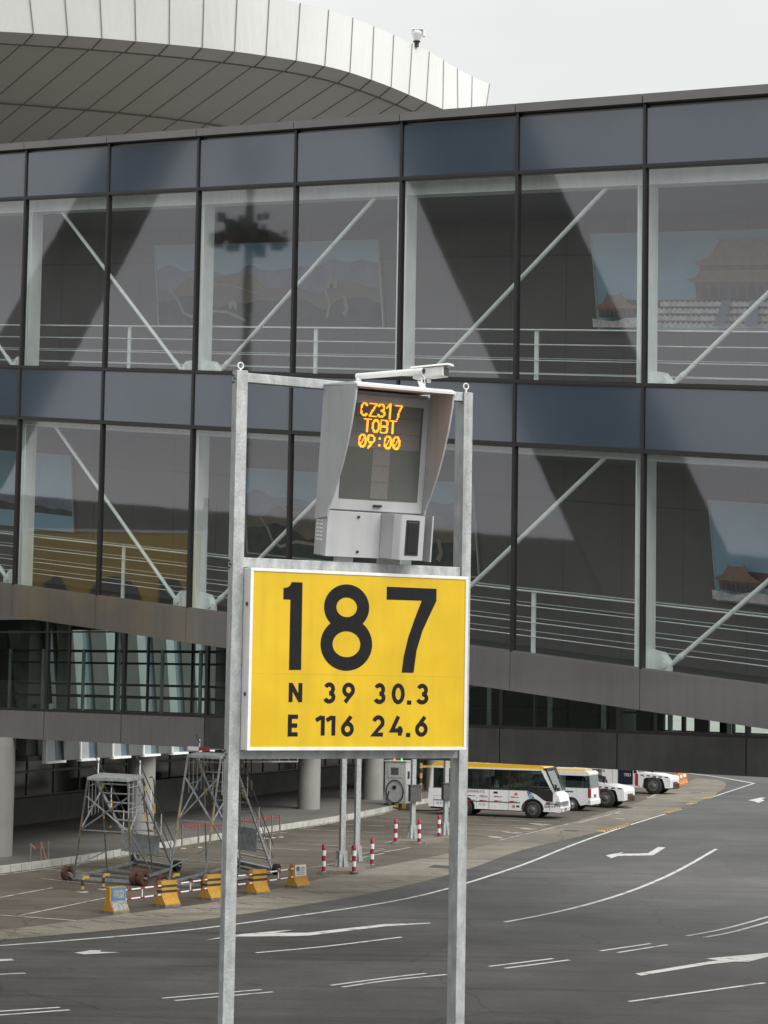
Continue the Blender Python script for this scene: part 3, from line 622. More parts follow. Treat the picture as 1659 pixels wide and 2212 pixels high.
# slanted strip facade
fl_, fd_, fb_, ft_ = tm(), tm(), tm(), tm()
for i in range(38):
    u = 1.9 + i * 2.9
    for (z0, z1, sh) in ((3.76, 6.0, .35), (6.0, 12.4, 1.3), (12.4, 19, 1.3), (19, 25, 1.3)):
        off = (0 if z0 < 6 else .35 + 1.3 * ((z0 - 6) / 6.4))
        def sp(mb_, a, b, d):
            x0, x1 = u + a - off, u + b - off
            if x0 - sh < .9: return
            mb_.hexa([(x0, d, z0), (x1, d, z0), (x1, d + .2, z0), (x0, d + .2, z0), (x0 - sh, d, z1), (x1 - sh, d, z1), (x1 - sh, d + .2, z1), (x0 - sh, d + .2, z1)])
        sp(fl_, 0, 1.0, -.45); sp(fb_, 1.0, 1.55, -.44); sp(fd_, 1.55, 2.9, -.55)
    if i < 22: ft_ = tm(); ft_.box(u - .02, u + 1.6, -.62, -.40, 3.68, 3.77); ft_.box(u - .05, u + .02, -.60, -.44, 3.77, 4.6); ft_.build('edge_trim', M['white_steel'], tb)
fl_.build('light_strip', M['facade_light'], tb); fb_.build('glass_strip', M['facade_blue'], tb); fd_.build('dark_fin', M['facade_dark'], tb);
b_ = tm(); b_.box(1.0, 110, -.2, .2, 3.9, 25); b_.build('facade_wall', M['facade_dark'], tb)
# the part of the facade that runs on behind the low corridor, left of the corner
pc = c0 + cd * 1.0; ub = 15.2; wb = WB + 1.0
def bm2(): return MB(lambda u, w_, v: B.pt(u, v - B.P.z, w_))
bm2().box(ub, ub + 36, wb + .3, wb + .5, 3.8, 16).build('facade_wall', M['facade_dark'], tb)
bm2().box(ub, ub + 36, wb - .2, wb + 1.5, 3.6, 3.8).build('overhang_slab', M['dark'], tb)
l_, k_2 = bm2(), bm2()
for i in range(12):
    u = ub + .3 + i * 2.2
    for z0, z1 in ((3.8, 6.4), (6.4, 15.8)):
        sh = (z1 - z0) * .22; o_ = -(z0 - 3.8) * .22
        for mb_, a, b, w0_ in ((l_, 0, .95, 0), (k_2, 1.0, 2.15, -.1)):
            x0, x1 = u + a - o_, u + b - o_
            mb_.hexa([(x0, wb + w0_, z0), (x1, wb + w0_, z0), (x1, wb + .29, z0), (x0, wb + .29, z0), (x0 + sh, wb + w0_, z1), (x1 + sh, wb + w0_, z1), (x1 + sh, wb + .29, z1), (x0 + sh, wb + .29, z1)])
l_.build('light_strip', M['facade_light'], tb); k_2.build('dark_fin', M['facade_dark'], tb)
# roof edge: bottom and top outlines at their own heights
RB = smooth_pts([tuple(G(x, y, 32.3)) for x, y in [(-900, 40), (-500, 46), (-200, 57), (0, 68), (187, 80), (336, 93), (465, 106), (577, 121), (669, 136), (747, 154), (829, 182), (894, 209), (939, 228), (972, 243), (1010, 262), (1042, 282)]], 6)
RT = smooth_pts([tuple(G(x, y, 34.6)) for x, y in [(-960, -95), (-540, -90), (-235, -84), (-30, -70), (160, -57), (312, -44), (445, -29), (560, -10), (655, 8), (735, 29), (819, 62), (882, 90), (931, 114), (972, 139), (1012, 162), (1057, 181)]], 6)
nR = len(RB)
off3 = Vector((-.35, .45, 0))
SB = [p + off3 * (1.6 if i < nR - 6 else .9) + Vector((0, 0, -.25)) for i, p in enumerate(RB)]      # inner edge of the soffit band
b_ = MB(); b_.add([tuple(p) for p in RB] + [tuple(p) for p in RT], [(i, i + 1, nR + i + 1, nR + i) for i in range(nR - 1)]); b_.build('roof_fascia', M['roofw'], tb)
b_ = MB(); b_.add([tuple(p) for p in RB] + [tuple(p) for p in SB], [(i, i + 1, nR + i + 1, nR + i) for i in range(nR - 1)]); b_.build('soffit_edge', M['soffit'], tb)
seamdir = (G(77, 300, 30.5) - G(315, 112, 32.0))
SD = [seamdir.copy() for p in RB]
S2 = [p + SD[i] for i, p in enumerate(SB)]; S3 = [p + SD[i] * 4.5 for i, p in enumerate(SB)]
up2 = Vector((0, 0, .07))
b_ = MB(); b_.add([tuple(p + up2) for p in SB] + [tuple(p + up2) for p in S3], [(i, i + 1, nR + i + 1, nR + i) for i in range(nR - 1)]); b_.build('soffit', M['soffit'], tb)
b_ = MB()
for a, b in zip(SB, SB[1:]): b_.bar(a + Vector((0, 0, .02)), b + Vector((0, 0, .02)), .10, .08)
cl_ = [p + SD[i] * .62 + up2 * .3 for i, p in enumerate(SB)]
for a, b in zip(cl_, cl_[1:]): b_.bar(a, b, .05, .05)
RBr, SBr = resamp(RB, 31), resamp(SB, 31)
RTr = resamp(RT, 31)
for i, (p, q, r) in enumerate(zip(RBr, SBr, RTr)):
    outw = Vector((.02, -.03, 0))
    b_.bar(p + outw, r + outw, .028, .02, up=(0, 1, 0)); b_.bar(p + Vector((0, 0, -.01)), q + Vector((0, 0, -.01)), .04, .03)
    b_.bar(q + up2 * .9, q + seamdir * 4.4 + up2 * .9, .032, .02)
b_.build('panel_seams', M['seam'], tb)
b_ = MB(); S4 = [p + seamdir.normalized() * 30 + Vector((0, 0, 6)) for p in RT]
b_.add([tuple(p) for p in RT] + [tuple(p) for p in S4], [(i, i + 1, nR + i + 1, nR + i) for i in range(nR - 1)]); b_.build('roof_top', M['roofw'], tb)
b_ = MB(); e0, e1, e2, e3 = RB[-1], RT[-1], S4[-1], S3[-1]
b_.add([tuple(e0), tuple(e1), tuple(e2), tuple(e3)], [(0, 1, 2, 3)]); b_.build('roof_end', M['roofw'], tb)
# dome camera on the roof edge
pz = G(900, 97, 34.6)
t = thing('roof_camera', 'small white pan and tilt camera standing on the white roof edge', 'security camera', pz); t.scale = (.82, .82, .82)
MB().lathe([(.12, -.1), (.12, .12), (.2, .16), (.2, .2)], n=12).build('mount', M['steel_dark'], t)
MB().lathe([(.12, .2), (.2, .34), (.26, .5), (.3, .56), (.3, .72), (.22, .78)], n=14).build('housing', M['white'], t)
MB().box(-.28, .34, -.3, .3, .74, .80).build('sun_shield', M['white'], t, bevel=.02)
MB().box(.3, .44, -.12, .12, .44, .72).build('lamp', M['white'], t, bevel=.03)

# ================================================================== STAND SIGN GANTRY
S = Plane(775, 1430, 18, 9400, 1606, level=True)
OS = Vector((S.pt(0, 0).x, S.pt(0, 0).y, 0)); zS = S.P.z
def sm_(): return MB(lambda u, w_, v: S.pt(u, v, w_) - OS)
sg = thing('sign_gantry', 'tall galvanised steel frame carrying the yellow sign and the grey display unit', 'steel frame', OS)
for (a, b, d, top) in ((-1.202, -1.100, .10, 2.44), (1.011, 1.103, .16, 2.425)):
    sm_().box(a, b, 0, d, -zS, top).build('post', M['galv'], sg, bevel=.004)
for v0, v1 in ((2.345, 2.425), (.775, .858), (-.83, -.752)): sm_().box(-1.099, 1.010, .02, .10, v0, v1).build('crossbeam', M['galv'], sg, bevel=.004)
b_ = sm_()
for u, vs in ((-1.151, (2.37, .80, -.79)), (1.057, (2.37, .80, -.79))):
    for v in vs:
        for du, dv in ((-.03, -.028), (-.03, .03), (-.0, 0)):
            uu = u - .052 if u < 0 else u + .047
            b_.lathe([(.009, -.012), (.009, .005)], (uu + (0.0 if u < 0 else 0), .04 + abs(du), v + dv), 8, 'x')
b_.build('bolt', M['steel_dark'], sg)
for u in (-1.15, 1.057):
    b_ = sm_(); b_.tube((u, .05, 2.42), (u, .05, 2.46), .009, 8)
    c_ = [(u + .026 * math.cos(t_ * math.pi / 8), .05, 2.485 + .026 * math.sin(t_ * math.pi / 8)) for t_ in range(17)]
    b_.path(c_, .006, 6); b_.build('lifting_eye', M['white_alu'], sg)
# yellow sign box, a little in front of the posts
ss = thing('stand_sign', 'yellow illuminated stand number sign 187 with coordinates in a white frame', 'sign', OS)
UL, UR, VB, VT, WF = -1.095, 1.006, -.752, .768, -.13
b_ = sm_(); b_.box(UL, UR, WF + .012, .012, VB, VT); b_.build('sign_box', M['white_alu'], ss, bevel=.006)
fr = .028
b_ = sm_(); b_.box(UL, UR, WF - .004, WF + .011, VT - fr, VT); b_.box(UL, UR, WF - .004, WF + .011, VB, VB + fr)
b_.box(UL, UL + fr, WF - .004, WF + .011, VB + fr, VT - fr); b_.box(UR - fr, UR, WF - .004, WF + .011, VB + fr, VT - fr); b_.build('frame', M['white_alu'], ss, bevel=.003)
b_ = sm_(); b_.box(UL - .008, UL - .001, -.09, -.06, -.30, -.27); b_.box(UL - .008, UL - .001, -.09, -.06, .45, .48); b_.build('latch', M['steel_dark'], ss)
b_ = sm_(); b_.box(UL + fr, UR - fr, WF + .004, WF + .0115, VB + fr, VT - fr); b_.build('sign_face', M['yellow_sign'], ss)
# outline positions were read on the gantry plane; K_ carries them to the face in front of it
def K_(u, v): return (u - .066) * .9935, v * .9945 - .0006
WL = WF + .0015
def strokes(ch, x0, x1, y0, y1, wd):
    (a, c), (b, d) = K_(x0, y0), K_(x1, y1); glyph(bt, ch, a, b, c, d, wd, WL)
bt = sm_()
def poly(pts, dw=0): q = [K_(*p) for p in pts]; bt.add([(x, WL - dw, y) for x, y in q], [tuple(range(len(q)))])
poly([(-.727, .515), (-.727, .611), (-.69, .618), (-.668, .634), (-.652, .664), (-.551, .664), (-.548, -.077), (-.661, -.079), (-.661, .515)])
sev = [(.261, .657), (.756, .655), (.756, .548), (.70, .44), (.62, .28), (.565, .11), (.538, -.084), (.421, -.084), (.44, .06), (.48, .22), (.54, .38), (.609, .546), (.261, .545)]
poly(sev[:3] + sev[11:]); poly(sev[2:12], .0006)
bt.build('numeral', M['black_paint'], ss, recalc=False); bt = sm_()
def ring(cx, cy, ro, so_, ri, si, dw):
    n_ = 48; vs = []
    for i in range(n_):
        t_ = 2 * math.pi * i / n_
        for a, b in ((ro, so_), (ri, si)):
            x, y = K_(cx + a * math.cos(t_), cy + b * math.sin(t_)); vs.append((x, WL - dw, y))
    bt.add(vs, [(2 * i, 2 * ((i + 1) % n_), 2 * ((i + 1) % n_) + 1, 2 * i + 1) for i in range(n_)])
ring(-.125, .466, .217, .197, .100, .084, 0); ring(-.121, .150, .248, .227, .134, .111, .0006)
bt.build('numeral', M['black_paint'], ss, recalc=False); wd = .036
for ch, x0, x1 in (('N', -.641, -.551), ('3', -.318, -.232), ('9', -.137, -.048), ('3', .168, .252), ('0', .345, .437), ('.', .47, .53), ('3', .584, .677)): bt = sm_(); strokes(ch, x0, x1, -.340, -.196, wd); bt.build('character', M['black_paint'], ss, recalc=False)
for ch, x0, x1 in (('E', -.643, -.568), ('1', -.405, -.26), ('1', -.305, -.158), ('6', -.143, -.052), ('2', .155, .247), ('4', .335, .435), ('.', .465, .525), ('6', .58, .672)): bt = sm_(); strokes(ch, x0, x1, -.620, -.472, wd); bt.build('character', M['black_paint'], ss, recalc=False)
b_ = sm_(); b_.box(UL + fr, UR - fr, WF + .0032, WF + .0039, -.1145, -.1125); b_.build('sheet_seam', M['yell'], ss)

# ------------------------------------------------------------------ docking display unit, tilted forwards
TL = math.radians(6.5)
dorig = S.pt(.13, .915, .12)
du_ = thing('docking_display', 'grey aircraft docking display unit with amber letters and side hoods', 'display unit', dorig)
def dxf(x, y, z):                                           # x across, y depth (towards the viewer is negative), z up, before the tilt
    yy = y * math.cos(TL) - z * math.sin(TL); zz = z * math.cos(TL) + y * math.sin(TL)
    return S.h * x + S.n * yy + Vector((0, 0, zz))
def dm(): return MB(dxf)
XL, XR, YF, YB = -.485, .43, -.14, .09
ZT, ZM = 1.47, .405
dm().box(XL, XR, YF + .02, YB, 0, ZT - .03).build('housing', M['unit'], du_, bevel=.008)
dm().box(XL + .0, XR, YF - .006, YF + .019, ZM, ZT - .06).build('door_panel', M['unit'], du_, bevel=.006)
dm().box(XL + .0, XR, YF - .004, YF + .019, .0, ZM - .012).build('lower_cover', M['unit'], du_, bevel=.004)
dm().box(XL + .09, XR - .06, YF - .012, YF - .0065, ZM + .10, ZT - .14).build('screen', M['screen'], du_)
sx0, sx1, sz0, sz1 = XL + .10, XR - .085, .95, ZT - .145
dm().box(sx0 + .0, sx1, YF - .0145, YF - .0125, sz0, sz1).build('led_panel', M['screen_led'], du_)
dm().box((sx0 + sx1) / 2 - .08, (sx0 + sx1) / 2 + .09, YF - .0144, YF - .0126, ZM + .11, sz0 - .004).build('led_strip', M['screen_led'], du_)
b_ = dm()
for z in (sz0 + .135, sz0 + .27): b_.box(sx0, sx1, YF - .0152, YF - .0147, z, z + .003)
for z in (.66, .80): b_.box((sx0 + sx1) / 2 - .08, (sx0 + sx1) / 2 + .09, YF - .0152, YF - .0147, z, z + .003)
b_.build('panel_joint', M['joint'], du_)
def dotrow(txt, xc, z0, hgt, cw, pitch, slash=False):
    cell = cw * 1.25; x = xc - cell * len(txt) / 2 + (cell - cw) / 2
    for ch in txt:
        dots = dm(); segs = []; slash = []
        cwx, off = (cw, 0)
        for s_ in GL[ch]:
            for (a, b), (c, d) in zip(s_, s_[1:]): segs.append((Vector((a * cwx + off, b * hgt)), Vector((c * cwx + off, d * hgt))))
        if ch == '0': slash.append((Vector((.2 * cw, .15 * hgt)), Vector((.8 * cw, .85 * hgt))))
        nx, nz = int(cw / pitch) + 3, int(hgt / pitch) + 3
        for i in range(-1, nx):
            for j in range(-1, nz):
                p = Vector((i * pitch, j * pitch))
                for a, b in segs + slash:
                    t_ = max(0, min(1, (p - a).dot(b - a) / max(1e-9, (b - a).length_squared)))
                    if (p - a - (b - a) * t_).length < pitch * (.92 if (a, b) in segs else .45):
                        cx_, cz_ = x + p.x, z0 + p.y; r_ = pitch * .40
                        dots.box(cx_ - r_, cx_ + r_, YF - .019, YF - .0155, cz_ - r_, cz_ + r_); break
        x += cell; dots.build('led_character', M['led'], du_)
xc = -.045
for txt, z, xo in (('CZ317', sz1 - .135, 0.0), ('TOBT', sz1 - .270, -.005), ('09:00', sz1 - .405, 0.0)):
    dotrow(txt, xc + xo, z + .035, .108, .066, .0098)
dm().box(-.06, .02, YF - .03, YF - .007, ZM + .04, ZM + .06).build('handle', M['black'], du_, bevel=.004)
hp = [(.0, .02), (.10, .05), (.25, .14), (.42, .23), (.60, .30), (.80, .36), (1.0, .40), (1.13, .41)]
zb = ZT - 1.13
for x, nm in ((XL - .018, 'side_hood'), (XR + .002, 'side_hood')):
    pts = [(x, YB - .02 if x < 0 else YF, zb - (.03 if x < 0 else 0))] + [(x, YF - d_, zb + z_ ) for z_, d_ in hp] + [(x, YB - .02 if x < 0 else YF, ZT)]
    dm().prism(pts, (.016, 0, 0)).build(nm, M['unit'], du_)
b_ = dm(); b_.prism([(XL - .018, YB + .01, ZT + .004), (XL - .018, YF - .35, ZT + .028), (XL - .018, YF - .43, ZT + .008), (XL - .018, YF - .43, ZT - .012), (XL - .018, YF - .35, ZT - .002), (XL - .018, YB + .01, ZT - .02)], (XR - XL + .036, 0, 0)); b_.build('top_hood', M['unit_lip'], du_)
# sensor housing at lower right
b_ = dm(); b_.prism([(.03, YF - .005, .01), (.06, YF - .19, .01), (.11, YF - .24, .01), (.34, YF - .24, .01), (.34, YF - .005, .01)], (0, 0, .385)); b_.build('sensor_box', M['unit'], du_, bevel=.01)
dm().box(.155, .285, YF - .247, YF - .2395, .05, .355).build('sensor_window_rim', M['black'], du_, bevel=.02)
dm().box(.17, .27, YF - .252, YF - .2475, .07, .335).build('sensor_window', M['lens'], du_, bevel=.02)
dm().box(.42, .434, YF - .22, YF - .004, .0, .40).build('sensor_flap', M['unit'], du_)
b_ = dm()
for j in range(6):
    for y in (-.045, .02): b_.box(XL - .006, XL + .002, y - .02, y + .025, .13 + j * .033, .145 + j * .033)
b_.build('vent_slots', M['white_alu'], du_)
b_ = dm()
for x, z in ((-.19, .35), (-.18, .05)): b_.lathe([(.012, -.01), (.012, .01)], (x, YF - .006, z), 10, 'y')
b_.build('lock', M['black'], du_)
b_ = dm(); b_.box(-.32, -.16, -.04, .02, -.05, 0); b_.box(.10, .30, -.04, .02, -.05, 0); b_.build('mounting_foot', M['white_alu'], du_)

# ------------------------------------------------------------------ camera arm on the display
ab = S.pt(-.03, 2.40, .04)
ca = thing('camera_arm', 'white tubular bracket arm rising from the top of the grey display', 'bracket', ab)
adir = (S.h * .315 - S.n * .60); bend = Vector((0, 0, .085))
MB().tube((0, 0, -.02), bend, .027, 14).tube(bend - adir.normalized() * .02, bend + adir, .027, 14).build('arm', M['white'], ca)
MB().tube(bend + adir, bend + adir * 1.006, .024, 14).build('arm_opening', M['black'], ca)
MB().path([(.02, 0, -.02), (.05, -.01, .04), (.03, -.03, .07)], .007, 8).build('cable', M['black'], ca)
aend = ab + bend + adir * .9
bc = thing('bullet_camera', 'white bullet camera with sun shield at the end of the bracket arm', 'security camera', aend + Vector((0, 0, -.045)) + S.h * .10); bc.scale = (.86, .86, .86)
cdir = (S.h * .50 - S.n * .86).normalized(); cside = Vector((-cdir.y, cdir.x, 0)); cupv = Vector((0, 0, 1)) 
def bx_(x, y, z): return cdir * x + cside * y + cupv * (z + .02 * x)
MB(bx_).box(-.14, .22, -.055, .055, -.01, .095).build('camera_body', M['white'], bc, bevel=.014)
MB(bx_).prism([(-.16, -.072, .098), (-.16, .072, .098), (-.16, .05, .120), (-.16, -.05, .120)], (.43, 0, 0)).build('sun_shield', M['white'], bc, bevel=.004)
MB(bx_).box(.2, .226, -.047, .047, .0, .086).build('lens_window', M['steel_dark'], bc, bevel=.01)
MB(bx_).tube((.02, 0, -.05), (.02, 0, .005), .022, 10).build('bracket', M['white'], bc)
dc = thing('small_camera', 'small white camera hanging below the bracket arm above the display', 'security camera', aend + Vector((.03, 0, -.07)))
def dx2(x, y, z): return cdir * (x * .5 - z * .4) + cside * y + cupv * (z - .3 * x)
MB(dx2).box(-.06, .045, -.04, .04, -.115, -.02).build('camera_body', M['white'], dc, bevel=.02)
MB(dx2).box(-.066, -.055, -.036, .036, -.12, -.03).build('lens_window', M['black'], dc, bevel=.004)
MB(dx2).tube((.02, 0, -.03), (.03, 0, .06), .014, 8).build('bracket', M['white'], dc)
MB().path([(.0, -.03, .05), (.03, -.05, .02), (.04, -.05, -.05)], .004, 6).build('cable', M['white'], dc)

# ================================================================== VEHICLES  (local x forward, y left, z up; base at the front right wheel contact)
def wheel(parent, x, y, r, wdt, rim_m, side, rr=.58):
    t = MB(); s_ = side
    t.lathe([(r * .62, -wdt / 2), (r * .93, -wdt / 2), (r, -wdt / 2 + .04), (r, wdt / 2 - .04), (r * .93, wdt / 2), (r * .62, wdt / 2)], (x, y, r), 28, 'y')
    o = t.build('wheel', M['rubber'], parent)
    h = MB(); yo = y + s_ * wdt / 2
    h.lathe([(r * rr, yo + s_ * .004 - y), (r * rr * .95, yo + s_ * .012 - y), (r * rr * .8, yo - s_ * .02 - y), (r * .3, yo + s_ * .005 - y), (r * .26, yo + s_ * .05 - y), (r * .12, yo + s_ * .06 - y)], (x, y, r), 24, 'y')
    h.build('rim', rim_m, o)
    k = MB()
    for i in range(8):
        a = i * math.pi / 4; k.lathe([(r * .055, 0), (r * .055, s_ * .012)], (x + r * .43 * math.cos(a), yo - s_ * .006, r + r * .43 * math.sin(a)), 8, 'y')
    k.build('rim_hole', M['black'], o)
def arch(cx, r, a0=180, a1=0, n=14): return [(cx + r * math.cos(math.radians(a0 + (a1 - a0) * i / n)), r * math.sin(math.radians(a0 + (a1 - a0) * i / n))) for i in range(n + 1)]
HEAD = math.atan2(-.385, .923)
# --- minibus
HB = math.radians(-18.7)
fw = G(1150, 1768)
bus = thing('minibus', 'white minibus with yellow roof and dark windows parked beside the yard bays', 'minibus', fw, HB)
BW = 2.05; R_ = 0.0                                          # right side at y = 0 .. left at y = BW
bus.scale = (1.07, 1.05, 1.05)
XF, XB_ = 1.42, -5.35; wr_ = .43
def side(pts, y0, y1, m=0, mb=None): 
    mb = mb or MB(); mb.prism([(x, y0, z) for x, z in pts], (0, y1 - y0, 0), m); return mb
lower = [(XB_ + .02, .42), (XB_, .9), (XB_ + .03, 1.36), (1.02, 1.36), (1.30, 1.14), (1.38, .80), (XF, .55), (XF - .03, .33)]
fa = [(x, z + .40) for x, z in arch(0, .52, 4, 176)]; ra = [(x, z + .40) for x, z in arch(-3.5, .52, 4, 176)]
lower = lower + [(.54, .36)] + fa[1:-1] + [(-.54, .36)] + [(-2.95, .38)] + ra[1:-1] + [(-4.05, .38)]
side(lower, 0, BW).build('body', M['veh'], bus, bevel=.03)
side([(XB_ + .05, .30), (XB_ + .05, .95), (1.1, .95), (1.1, .30)], .3, BW - .3).build('underbody', M['black'], bus)
roofp = [(XB_ + .14, 2.42), (XB_ + .17, 2.54), (XB_ + .35, 2.64), (.30, 2.64), (.52, 2.56), (.60, 2.44)]
side(roofp, .03, BW - .03).build('roof', M['veh_y'], bus, bevel=.03)
b_ = MB()
for y in (.0, BW - .06):
    b_.prism([(XB_ + .03, y, 1.34), (XB_ + .28, y, 1.34), (XB_ + .30, y, 1.6), (XB_ + .34, y, 2.43), (XB_ + .14, y, 2.43)], (0, .06, 0))
    b_.prism([(.98, y, 1.34), (1.10, y, 1.34), (.58, y, 2.43), (.28, y, 2.43), (.42, y, 2.34)], (0, .06, 0))
    b_.prism([(XB_ + .1, y, 2.36), (.5, y, 2.36), (.5, y, 2.44), (XB_ + .1, y, 2.44)], (0, .06, 0))
b_.prism([(XB_ + .03, 0, 1.34), (XB_ + .09, 0, 1.34), (XB_ + .2, 0, 2.43), (XB_ + .14, 0, 2.43)], (0, BW, 0))
b_.build('pillar', M['veh'], bus)
for y0, y1, wy in ((-.006, .0, -.008), (BW, BW + .006, BW + .008)):
    q = [XB_ + .30, -3.6, -2.16, -1.18]
    for a, b in zip(q, q[1:]): MB().prism([(a + .03, wy, 1.42), (b - .03, wy, 1.42), (b - .03, wy, 2.33), (a + .03, wy, 2.33)], (0, .006, 0)).build('window', M['vglass'], bus)
    MB().prism([(-1.15, wy, 1.42), (.90, wy, 1.42), (.46, wy, 2.30), (.40, wy, 2.33), (-1.15, wy, 2.33)], (0, .006, 0)).build('window', M['vglass'], bus)
    b_ = MB()
    for a in [XB_ + .30] + q[1:]: b_.box(a - .035, a + .035, y0, y1, 1.38, 2.36)
    b_.box(XB_ + .25, .96, y0, y1, 1.36, 1.425); b_.box(XB_ + .3, .42, y0, y1, 2.325, 2.37)
    b_.prism([(-.28, y0, 1.36), (.94, y0, 1.36), (1.02, y0, 1.3), (1.02, y0, .88), (.98, y0, .85), (.72, y0, .86), (.55, y0, .92), (.2, y0, 1.18)], (0, y1 - y0, 0))
    b_.build('window_frame', M['black'], bus)
    b_ = MB(); b_.box(XB_ + .3, -.62, y0 - .002, y1 + .002, .73, .77); b_.box(.62, 1.28, y0 - .002, y1 + .002, .71, .75); b_.build('rub_strip', M['black'], bus)
b_ = MB(); b_.prism([(1.09, .10, 1.36), (.63, .10, 2.42), (.60, .10, 2.42), (1.05, .10, 1.36)], (0, BW - .2, 0)); b_.build('windscreen', M['vglass'], bus)
b_ = MB(); b_.box(.52, .70, .0, BW, 2.36, 2.50); b_.prism([(1.12, .0, 1.36), (.62, .0, 2.46), (.68, .0, 2.44), (1.17, .0, 1.36)], (0, .1, 0)); b_.prism([(1.12, BW - .1, 1.36), (.62, BW - .1, 2.46), (.68, BW - .1, 2.44), (1.17, BW - .1, 1.36)], (0, .1, 0)); b_.build('windscreen_frame', M['black'], bus, bevel=.02)
b_ = MB(); b_.tube((1.0, -.02, 1.75), (1.25, -.22, 1.6), .012, 6); b_.box(1.18, 1.26, -.33, -.16, 1.45, 1.72); b_.box(1.2, 1.30, .0, .3, 1.40, 1.55); b_.build('mirror', M['black'], bus)
b_ = MB(); b_.prism([(1.40, -.004, .62), (1.40, -.004, .86), (1.16, -.004, .88), (1.08, -.004, .64)], (0, .1, 0)); b_.prism([(1.385, .02, .64), (1.395, .02, .84), (1.395, .34, .84), (1.385, .34, .64)], (.022, 0, 0)); b_.build('headlight', M['silver'], bus)
b_ = MB()
for j in range(4): b_.box(1.37, 1.432, .42, BW - .42, .62 + j * .065, .65 + j * .065)
b_.build('grille', M['steel_dark'], bus)
b_ = MB(); b_.box(1.40, 1.428, .85, 1.25, .40, .52); b_.build('number_plate', M['gled'] if 0 else M['facade_blue'], bus)
MB().box(1.36, 1.43, .12, .28, .40, .52).build('fog_light', M['silver'], bus)
b_ = MB()                                                   # door seams and flaps
for x in (-2.2, -1.2, .86): b_.box(x - .008, x + .008, -.003, .002, .40, 1.36)
for x0, x1 in ((-2.86, -2.24), (XB_ + .28, XB_ + .92)):
    for a, b, c, d in ((x0, x1, .95, .96), (x0, x0 + .012, .42, .96), (x1 - .012, x1, .42, .96)): b_.box(a, b, -.003, .002, c, d)
for x in (-2.72, XB_ + .42):
    for z in (.56, .62):
        for dx in (0, .19): b_.box(x + dx, x + dx + .14, -.003, .002, z, z + .018)
b_.build('panel_seam', M['joint'], bus)
b_ = MB()
for cx_ in (0, -3.5):
    o_a, i_a = arch(cx_, .57, 0, 180, 18), arch(cx_, .50, 0, 180, 18)
    b_.add([(x, -.003, z + .42) for x, z in o_a] + [(x, -.003, z + .42) for x, z in i_a], [(i, i + 1, 20 + i, 19 + i) for i in range(18)]); b_.build('wheel_arch', M['black'], bus); b_ = MB()
b_ = MB(); r2 = MB()
for x in (-4.6, -3.3, -2.7, -1.95, -1.1): MB().box(x, x + .2, -.005, 0, 1.0, 1.05).build('red_reflector', M['red'], bus); MB().box(x + .21, x + .4, -.005, 0, .995, 1.04).build('pale_reflector', M['hub'], bus)
for x in (-4.6, -3.3, -2.7, -1.95, -1.15, .68): MB().box(x, x + .2, -.009, 0, .74, .83).build('red_reflector', M['red'], bus); MB().box(x + .21, x + .38, -.005, 0, .785, .825).build('pale_reflector', M['hub'], bus)
b_.box(.75, .98, -.005, 0, 1.0, 1.045)
b_.build('red_reflector', M['red'], bus)
MB().box(-1.98, -1.77, -.006, 0, 1.17, 1.27).build('door_handle', M['black'], bus); MB().box(-.91, -.76, -.007, 0, 1.12, 1.24).build('side_lamp', M['orange'], bus)
b_ = MB(); b_.add([(-.30, -.005, 1.33), (-.14, -.005, 1.33), (.12, -.005, 1.0), (-.18, -.005, 1.0)], [(0, 1, 2, 3)]); b_.build('blue_emblem', M['bluep'], bus, recalc=False)
b_ = MB(); b_.lathe([(.085, 0), (.085, .004), (.06, .004)], (-.10, -.0095, 1.11), 18, 'y'); b_.build('emblem_ring', M['white_alu'], bus)
b_ = MB(); b_.lathe([(.06, 0), (.06, .004)], (-.10, -.0125, 1.11), 14, 'y'); b_.build('emblem_centre', M['bluep'], bus)
MB().lathe([(.085, 0), (.085, .005)], (-.95, -.006, .56), 14, 'y').build('round_sticker', M['yell'], bus); MB().box(-.82, -.66, -.006, 0, .52, .62).build('green_sticker', M['steel_dark'], bus)
SIDE = Matrix.Rotation(math.pi / 2, 4, 'X')
text_mesh('side_text', '空航隆泰盈京北', .15, M['g_text'], bus, Matrix.Translation((-2.95, -.004, 1.24)) @ SIDE)
text_mesh('capacity_text', '准乘19人', .15, M['black'], bus, Matrix.Translation((.88, -.004, .60)) @ SIDE)
for x in (0, -3.5): wheel(bus, x, .13, wr_ if x == 0 else wr_, .26, M['hub_dark'], -1); wheel(bus, x, BW - .13, wr_, .26, M['hub_dark'], 1)
b_ = MB()
for i in range(6):
    for y in (.35, 1.15): b_.box(-4.9 + i * .8, -4.78 + i * .8, y, y + .5, 1.2, 1.95)
b_.build('seat', M['seat'], bus, bevel=.03)
b_ = MB()
for x in (-4.75, -3.1, -.75, -.4):
    for k_ in range(6): b_.prism([(x + k_ * .06, .05 + .02 * (k_ % 2), 1.42), (x + k_ * .06 + .05, .05 + .02 * (k_ % 2), 1.42), (x + k_ * .06 + .045, .05, 2.3), (x + k_ * .06 + .005, .05, 2.3)], (0, .01, 0))
b_.build('curtain', M['cloth'], bus)
MB().box(-1.95, -1.72, .01, .02, 1.5, 1.62)  .box(-1.88, -1.8, .01, .02, 1.62, 1.85).build('window_notice', M['white'], bus)
